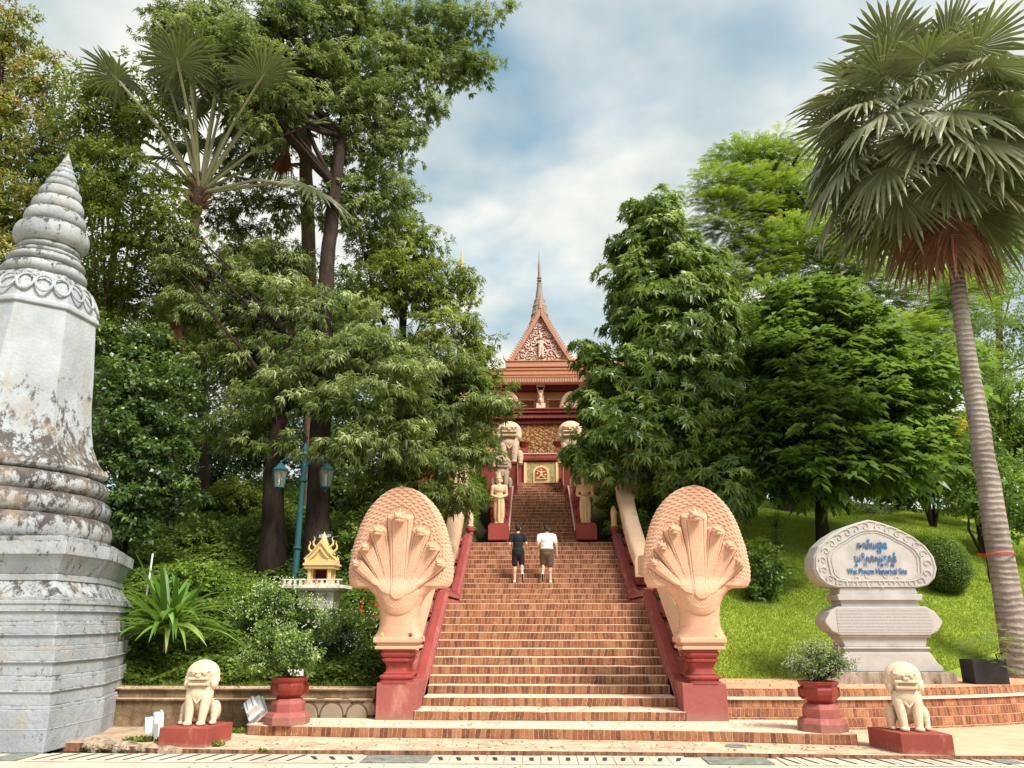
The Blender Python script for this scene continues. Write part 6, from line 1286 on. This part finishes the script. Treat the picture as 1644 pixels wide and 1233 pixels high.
# background trees closing the view on the left
for i, (bl, lab) in enumerate((([(200, 620, 36, 110, 80), (120, 500, 36, 80, 80), (300, 560, 36, 80, 90), (280, 700, 35, 90, 70), (330, 770, 34, 90, 40), (230, 790, 33, 80, 30)], 'far tree seen through the gaps behind the stupa'), ([(430, 600, 36, 110, 90), (400, 450, 36, 70, 60), (560, 500, 36, 90, 80), (420, 710, 35, 110, 60), (540, 760, 34, 90, 50), (420, 785, 33, 110, 30)], 'far tree seen through the gaps above the lamp post'), ([(660, 640, 36, 90, 100), (560, 700, 34, 110, 50), (740, 700, 35, 60, 60)], 'far tree seen through the gaps behind the overhanging branches'), ([(1200, 560, 38, 90, 120), (1330, 620, 38, 90, 100), (1100, 640, 38, 90, 120), (1250, 740, 37, 120, 50), (1400, 750, 36, 90, 36)], 'far tree seen through the gaps behind the cone-shaped tree'), ([(1450, 700, 38, 100, 60), (1560, 700, 38, 90, 60), (1480, 770, 36, 110, 34), (1600, 790, 34, 80, 40), (1350, 770, 36, 90, 30), (1540, 800, 33, 60, 26), (1440, 795, 34, 60, 24), (1620, 820, 31, 60, 26)], 'far tree seen low behind the croton bush'))):
    bb = gb(bl[0][0], 800, bl[0][2]); tree('distant_tree', lab, bl, 'fine', (G_IVY if i < 3 else G_BIG), 3.6, 90+i, bb, ([bb, A_(*bl[0][:3])], .22, .1), rc=(.8, 1.4), size=2.4, fill=1.1, group=None, nl=5)
# ---------------- ground cover
def cover(nm, lab, x0, x1, y0, y1, n, mat, seed, L=(.06, .14), hgt=.32, near=1.0, keep=None, style='leaf'):
    rng = np.random.default_rng(seed); x = rng.uniform(x0, x1, n*2); y = y0+(y1-y0)*rng.random(n*2)**near
    k = (y > ybound(x)+.15) & (np.abs(x-SX) > np.where(y < 27.2, 3.1, 2.4))
    if keep is not None: k &= keep(x, y)
    x = x[k][:n]; y = y[k][:n]; m = len(x); z = terr(x, y)
    hn = .5+.5*np.sin(x*2.1+np.sin(y*1.7)*2)*np.cos(y*1.9+np.sin(x*2.3)); hn2 = .5+.5*np.sin(x*5.3+y*3.1)*np.cos(y*6.1-x*2.0)
    sz = (1+(y-16)*.035)
    if style == 'leaf':
        z = z + rng.random(m)**.6*hgt*(.25+.75*hn)*(.6+.4*hn2); d = rng.normal(0, 1, (m, 3)); d[:, 2] = np.abs(d[:, 2])*.4-.1; nr = rng.normal(0, .5, (m, 3))+np.array([[0, -.3, 1]])
        Ls = rng.uniform(*L, m)*sz; V, F = leaf_arrays(np.stack([x, y, z], 1), d, nr, Ls, Ls*.30, .2); cv = .25+.5*hn2*rng.random(m)+rng.normal(0, .12, m)
    else:
        d = rng.normal(0, .42, (m, 3)); d[:, 2] = 1; nr = rng.normal(0, 1, (m, 3)); Ls = rng.uniform(*L, m)*(.75+.5*hn)*sz; V, F = leaf_arrays(np.stack([x, y, z-.01], 1), d, nr, Ls, .0075*sz*np.ones(m), .25*0+.18, .35); cv = .15+.45*hn*hn2+rng.random(m)*.45
        pt_ = (.5+.5*np.sin(x*.9+y*.5)*np.cos(y*.8-x*.35)); cv = np.minimum(cv, .9); cv = np.where(rng.random(m) < .02+.30*np.clip(pt_-.80, 0, 1)*3, 1.0, cv)
    LV = Leaves(); LV.add(V, F, np.clip(cv, 0, 1)); o = LV.build(nm, mat); return tag(o, lab, None, None, 'stuff')
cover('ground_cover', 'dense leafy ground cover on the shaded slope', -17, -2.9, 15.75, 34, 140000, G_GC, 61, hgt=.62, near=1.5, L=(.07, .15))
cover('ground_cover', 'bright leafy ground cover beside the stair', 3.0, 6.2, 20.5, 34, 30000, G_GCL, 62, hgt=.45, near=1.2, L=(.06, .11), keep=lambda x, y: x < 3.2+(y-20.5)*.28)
cover('ground_cover', 'light green climbing plants between stair and overhanging tree', -4.2, -2.0, 25.5, 34, 16000, G_GCL, 63, hgt=1.1, L=(.06, .12))
cover('verge_grass', 'long dark grass along the retaining wall', -10, -3.0, 15.65, 16.9, 26000, G_GC, 64, L=(.12, .26), style='blade')
cover('lawn_grass', 'bright mown lawn on the slope', 3.0, 17, 16.2, 33, 230000, G_GRASS, 65, L=(.05, .09), near=1.7, style='blade', keep=lambda x, y: (y > ybound(x)+1.9) & ~((np.abs(x-sx_) < 1.35) & (y < sy_+.55)))
# ---------------- shrubs at the foot on the shaded side
def flowering(bl, lab, seed, base, dens=14, sz=1.0, name='flowering_bush', fl=260, mat=G_FLW, rc=(.14, .26), stems=6, flm=M_FLOWER, fs=.018):
    rng = np.random.default_rng(seed); BL = [PB(*q) for q in bl]; LV, cents = crown(rng, BL, 'fine', dens, size=.8*sz, rc=rc, cull=.3, fill=.6, lo=.1, hi=.85, topvar=.3)
    t = thing(name, lab, 'bush', base); LV.build('leaves', mat, t)
    b = MB(); V = []; 
    for c, r in BL:
        u = unit(rng.normal(0, 1, (fl, 3))); u[:, 2] = np.abs(u[:, 2])*.9+.0; u = unit(u); pts = np.array(c)+u*np.array(r)*rng.uniform(.95, 1.12, (fl, 1))
        for p in pts: 
            a = rng.uniform(0, 3)
            for q in range(2): b.add([(p[0]+fs*math.cos(a+q*1.57+w), p[1]-.01*q, p[2]+fs*math.sin(a+q*1.57+w)) if w % 3.14159 < .1 else (p[0]+fs*.4*math.cos(a+q*1.57+w), p[1], p[2]+fs*.4*math.sin(a+q*1.57+w)) for w in (0, 1.5708, 3.14159, 4.7124)], [(0, 1, 2, 3)])
    if fs > .03:
        for i in range(0, len(b.f), 2): mesh_obj('blossom', b.v[i*4:i*4+8], [(0, 1, 2, 3), (4, 5, 6, 7)], flm, t)
    else: mesh_obj('petals', b.v, b.f, flm, t)
    for i in range(stems):
        c = cents[i % len(cents)]; b = MB(); s = Vector(base)+Vector((rng.normal(0, .04), rng.normal(0, .04), 0)); e = Vector(c); b.tube([s, s.lerp(e, .5)+Vector((0, 0, .04)), e], [.014, .010, .005], 5); b.build('stem', B_DARK, t, smooth=True)
    return t
flowering([(455, 955, 17.6, 52, 28), (410, 985, 17.4, 42, 30), (500, 985, 17.4, 40, 24)], 'white-flecked bush behind the planter in front of the lamp post', 71, gb(455, 1060, 17.5), fl=90)
flowering([(555, 1010, 16.6, 50, 42), (505, 1035, 16.5, 36, 34), (580, 1050, 16.5, 30, 34)], 'dark rounded bush flecked with white under the spirit house', 72, gb(545, 1090, 16.6), mat=G_IVY, fl=45)
flowering([(445, 1032, 14.22, 56, 34), (420, 1062, 14.15, 40, 24), (482, 1058, 14.15, 34, 24), (450, 1015, 14.25, 26, 14)], 'white-flowering bush growing in the planter by the fallen floodlight', 73, (-4.30, 14.22, .93), dens=20, sz=.85, rc=(.10, .19), fl=60, fs=.010, stems=9)
flowering([(1312, 1050, 13.62, 44, 22), (1280, 1068, 13.55, 24, 14), (1345, 1065, 13.55, 24, 16), (1318, 1078, 13.6, 34, 16)], 'pale thin-stemmed bush growing in the planter below the brick terrace', 74, (4.60, 13.62, .93), dens=15, sz=.7, rc=(.09, .17), fl=70, fs=.009, mat=G_PALE, stems=14)
flowering([(592, 985, 17.5, 20, 20), (600, 940, 18, 16, 24), (606, 1000, 17.2, 12, 30)], 'small bush with a few red blossoms beside the naga hood', 75, gb(596, 1080, 17.4), mat=G_GC, fl=9, flm=M_REDFL, fs=.045)
flowering([(390, 960, 18.5, 46, 30), (335, 925, 19.5, 40, 24)], 'leafy light bush between the strap-leaved plant and the lamp post', 76, gb(385, 1010, 18.5), mat=G_GCL, fl=4)
for i, (px, py, rx, ry, m, lab) in enumerate(((330, 860, 50, 30, G_GC, 'rounded green shrub on the bank between the strap-leaved plant and the dark trunks'), (370, 800, 50, 34, G_YEL, 'yellow-green shrub on the shaded bank behind the lamp post'), (575, 880, 40, 44, G_GC, 'green shrub filling the gap between spirit house and naga hood'), (300, 930, 44, 30, G_GCL, 'low bright shrub just behind the strap-leaved plant'), (560, 800, 40, 36, G_IVY, 'dark shrub in the shade behind the spirit house'), (455, 860, 26, 34, G_GC, 'small shrub at the foot of the dark trunks'))):
    d_ = ghit(px, py+ry); tree('shrub', lab, [(px, py, d_, rx, ry), (px+rx*.5, py+ry*.3, d_-.2, rx*.6, ry*.7), (px-rx*.6, py+ry*.35, d_-.1, rx*.6, ry*.6)], 'broad', m, 15, 120+i, gb(px, py, d_), cat='shrub', group=None, rc=(.16, .3), size=.85, fill=.6)
# crinum with strap leaves
def strap_plant(c, lab, seed, n=95, L=1.75):
    rng = np.random.default_rng(seed); t = thing('strap_leaved_plant', lab, 'plant', c); V = []; F = []; A = []
    for i in range(n):
        az = rng.uniform(0, 2*math.pi); el = rng.uniform(.15, 1.25); l = L*rng.uniform(.7, 1.1); d = np.array([math.cos(az)*math.cos(el), math.sin(az)*math.cos(el), math.sin(el)]); s = unit(np.cross(d, [0, 0, 1.])); w = rng.uniform(.055, .085); k = len(V); m = 9
        cen = np.array(c)+np.array([rng.normal(0, .09), rng.normal(0, .09), rng.uniform(0, .35)]); curl = rng.uniform(.35, .95)
        for j in range(m):
            q = j/(m-1); p = cen + d*l*q; p[2] -= curl*l*q**2.3*math.cos(el)**.7*.8; ww = w*math.sin(math.pi*(.12+.88*q)**.8)**.8 if q < 1 else .002; n_ = np.array([0, 0, 1.])
            V += [tuple(p+s*ww+n_*ww*.45), tuple(p), tuple(p-s*ww+n_*ww*.45)]
        for j in range(m-1): F += [(k+3*j, k+3*j+1, k+3*j+4, k+3*j+3), (k+3*j+1, k+3*j+2, k+3*j+5, k+3*j+4)]
        A += [float(np.clip(rng.uniform(.2, .75)+(.25 if el < .4 else 0), 0, 1))]*(2*(m-1))
    mesh_obj('leaves', np.array(V), np.array(F), leafmat('strap_leaf', (.03, .09, .012), (.11, .24, .03), (.34, .46, .11), .35, .4, .4), t, smooth=True, attrs={'var': A})
    b = MB(); b.tube([(c[0], c[1], c[2]-.3), (c[0], c[1], c[2]+.3)], [.06, .05], 8); b.build('stem', B_BRN, t)
c = A_(268, 1022, 16.4); strap_plant((c[0], 16.4, c[2]), 'big clump of bright arching strap leaves beside the stupa', 5)
b = MB(); c = A_(243, 900, 16.9); b.tube([(c[0], 16.9, c[2]-.9), (c[0]+.01, 16.9, c[2]+.15)], .02, 6); o = b.build('stake', M_WHITE, origin=(c[0], 16.9, c[2]-.9)); tag(o, 'thin white stake standing behind the strap-leaved plant', 'stake')
# weeds at kerb, fallen leaves
rng = np.random.default_rng(8)
def litter(nm, lab, n, reg, mat, L, up=False):
    LV = Leaves(); P = []
    for (x0, x1, y0, y1, z, w) in reg:
        m = int(n*w); P.append(np.stack([rng.uniform(x0, x1, m), rng.uniform(y0, y1, m), np.full(m, z)+.004], 1))
    P = np.concatenate(P); m = len(P); d = rng.normal(0, 1, (m, 3)); d[:, 2] = (np.abs(d[:, 2])+.4) if up else .03; nr = np.tile([[0, 0, 1.]], (m, 1))+rng.normal(0, .25, (m, 3)); Ls = rng.uniform(*L, m)
    V, F = leaf_arrays(P, d, nr, Ls, Ls*.25, 0.0); LV.add(V, F, rng.random(m)); return tag(LV.build(nm, mat), lab, None, None, 'stuff')
litter('fallen_leaves', 'scattered dry leaves on the paving and steps', 900, [(-6, 6, 12.6, 13.6, .062, .35), (-4.5, 4.8, 13.9, 14.6, .222, .2), (-2, 2.4, 14.75, 15.4, .382, .12), (-9, -3, 15.15, 15.4, .707, .2), (-7, 8, 11.3, 11.7, .0, .06), (3.6, 8, 15.4, 17.4, .722, .2)], G_DRY, (.03, .07))
litter('kerb_weeds', 'small weeds growing out of the broken kerb', 900, [(-6.6, -6.2, 13.2, 13.35, .06, .3), (-6.0, -5.9, 13.0, 13.1, .06, .1), (-5.0, -4.85, 12.75, 12.95, .06, .12), (-4.2, -4.0, 12.5, 12.56, .02, .06), (-5.25, -5.0, 14.2, 14.4, .06, .2), (-5.5, -4.9, 14.6, 14.9, .06, .1)], G_GC, (.04, .10), up=True)
print('leaf faces', NL[0])
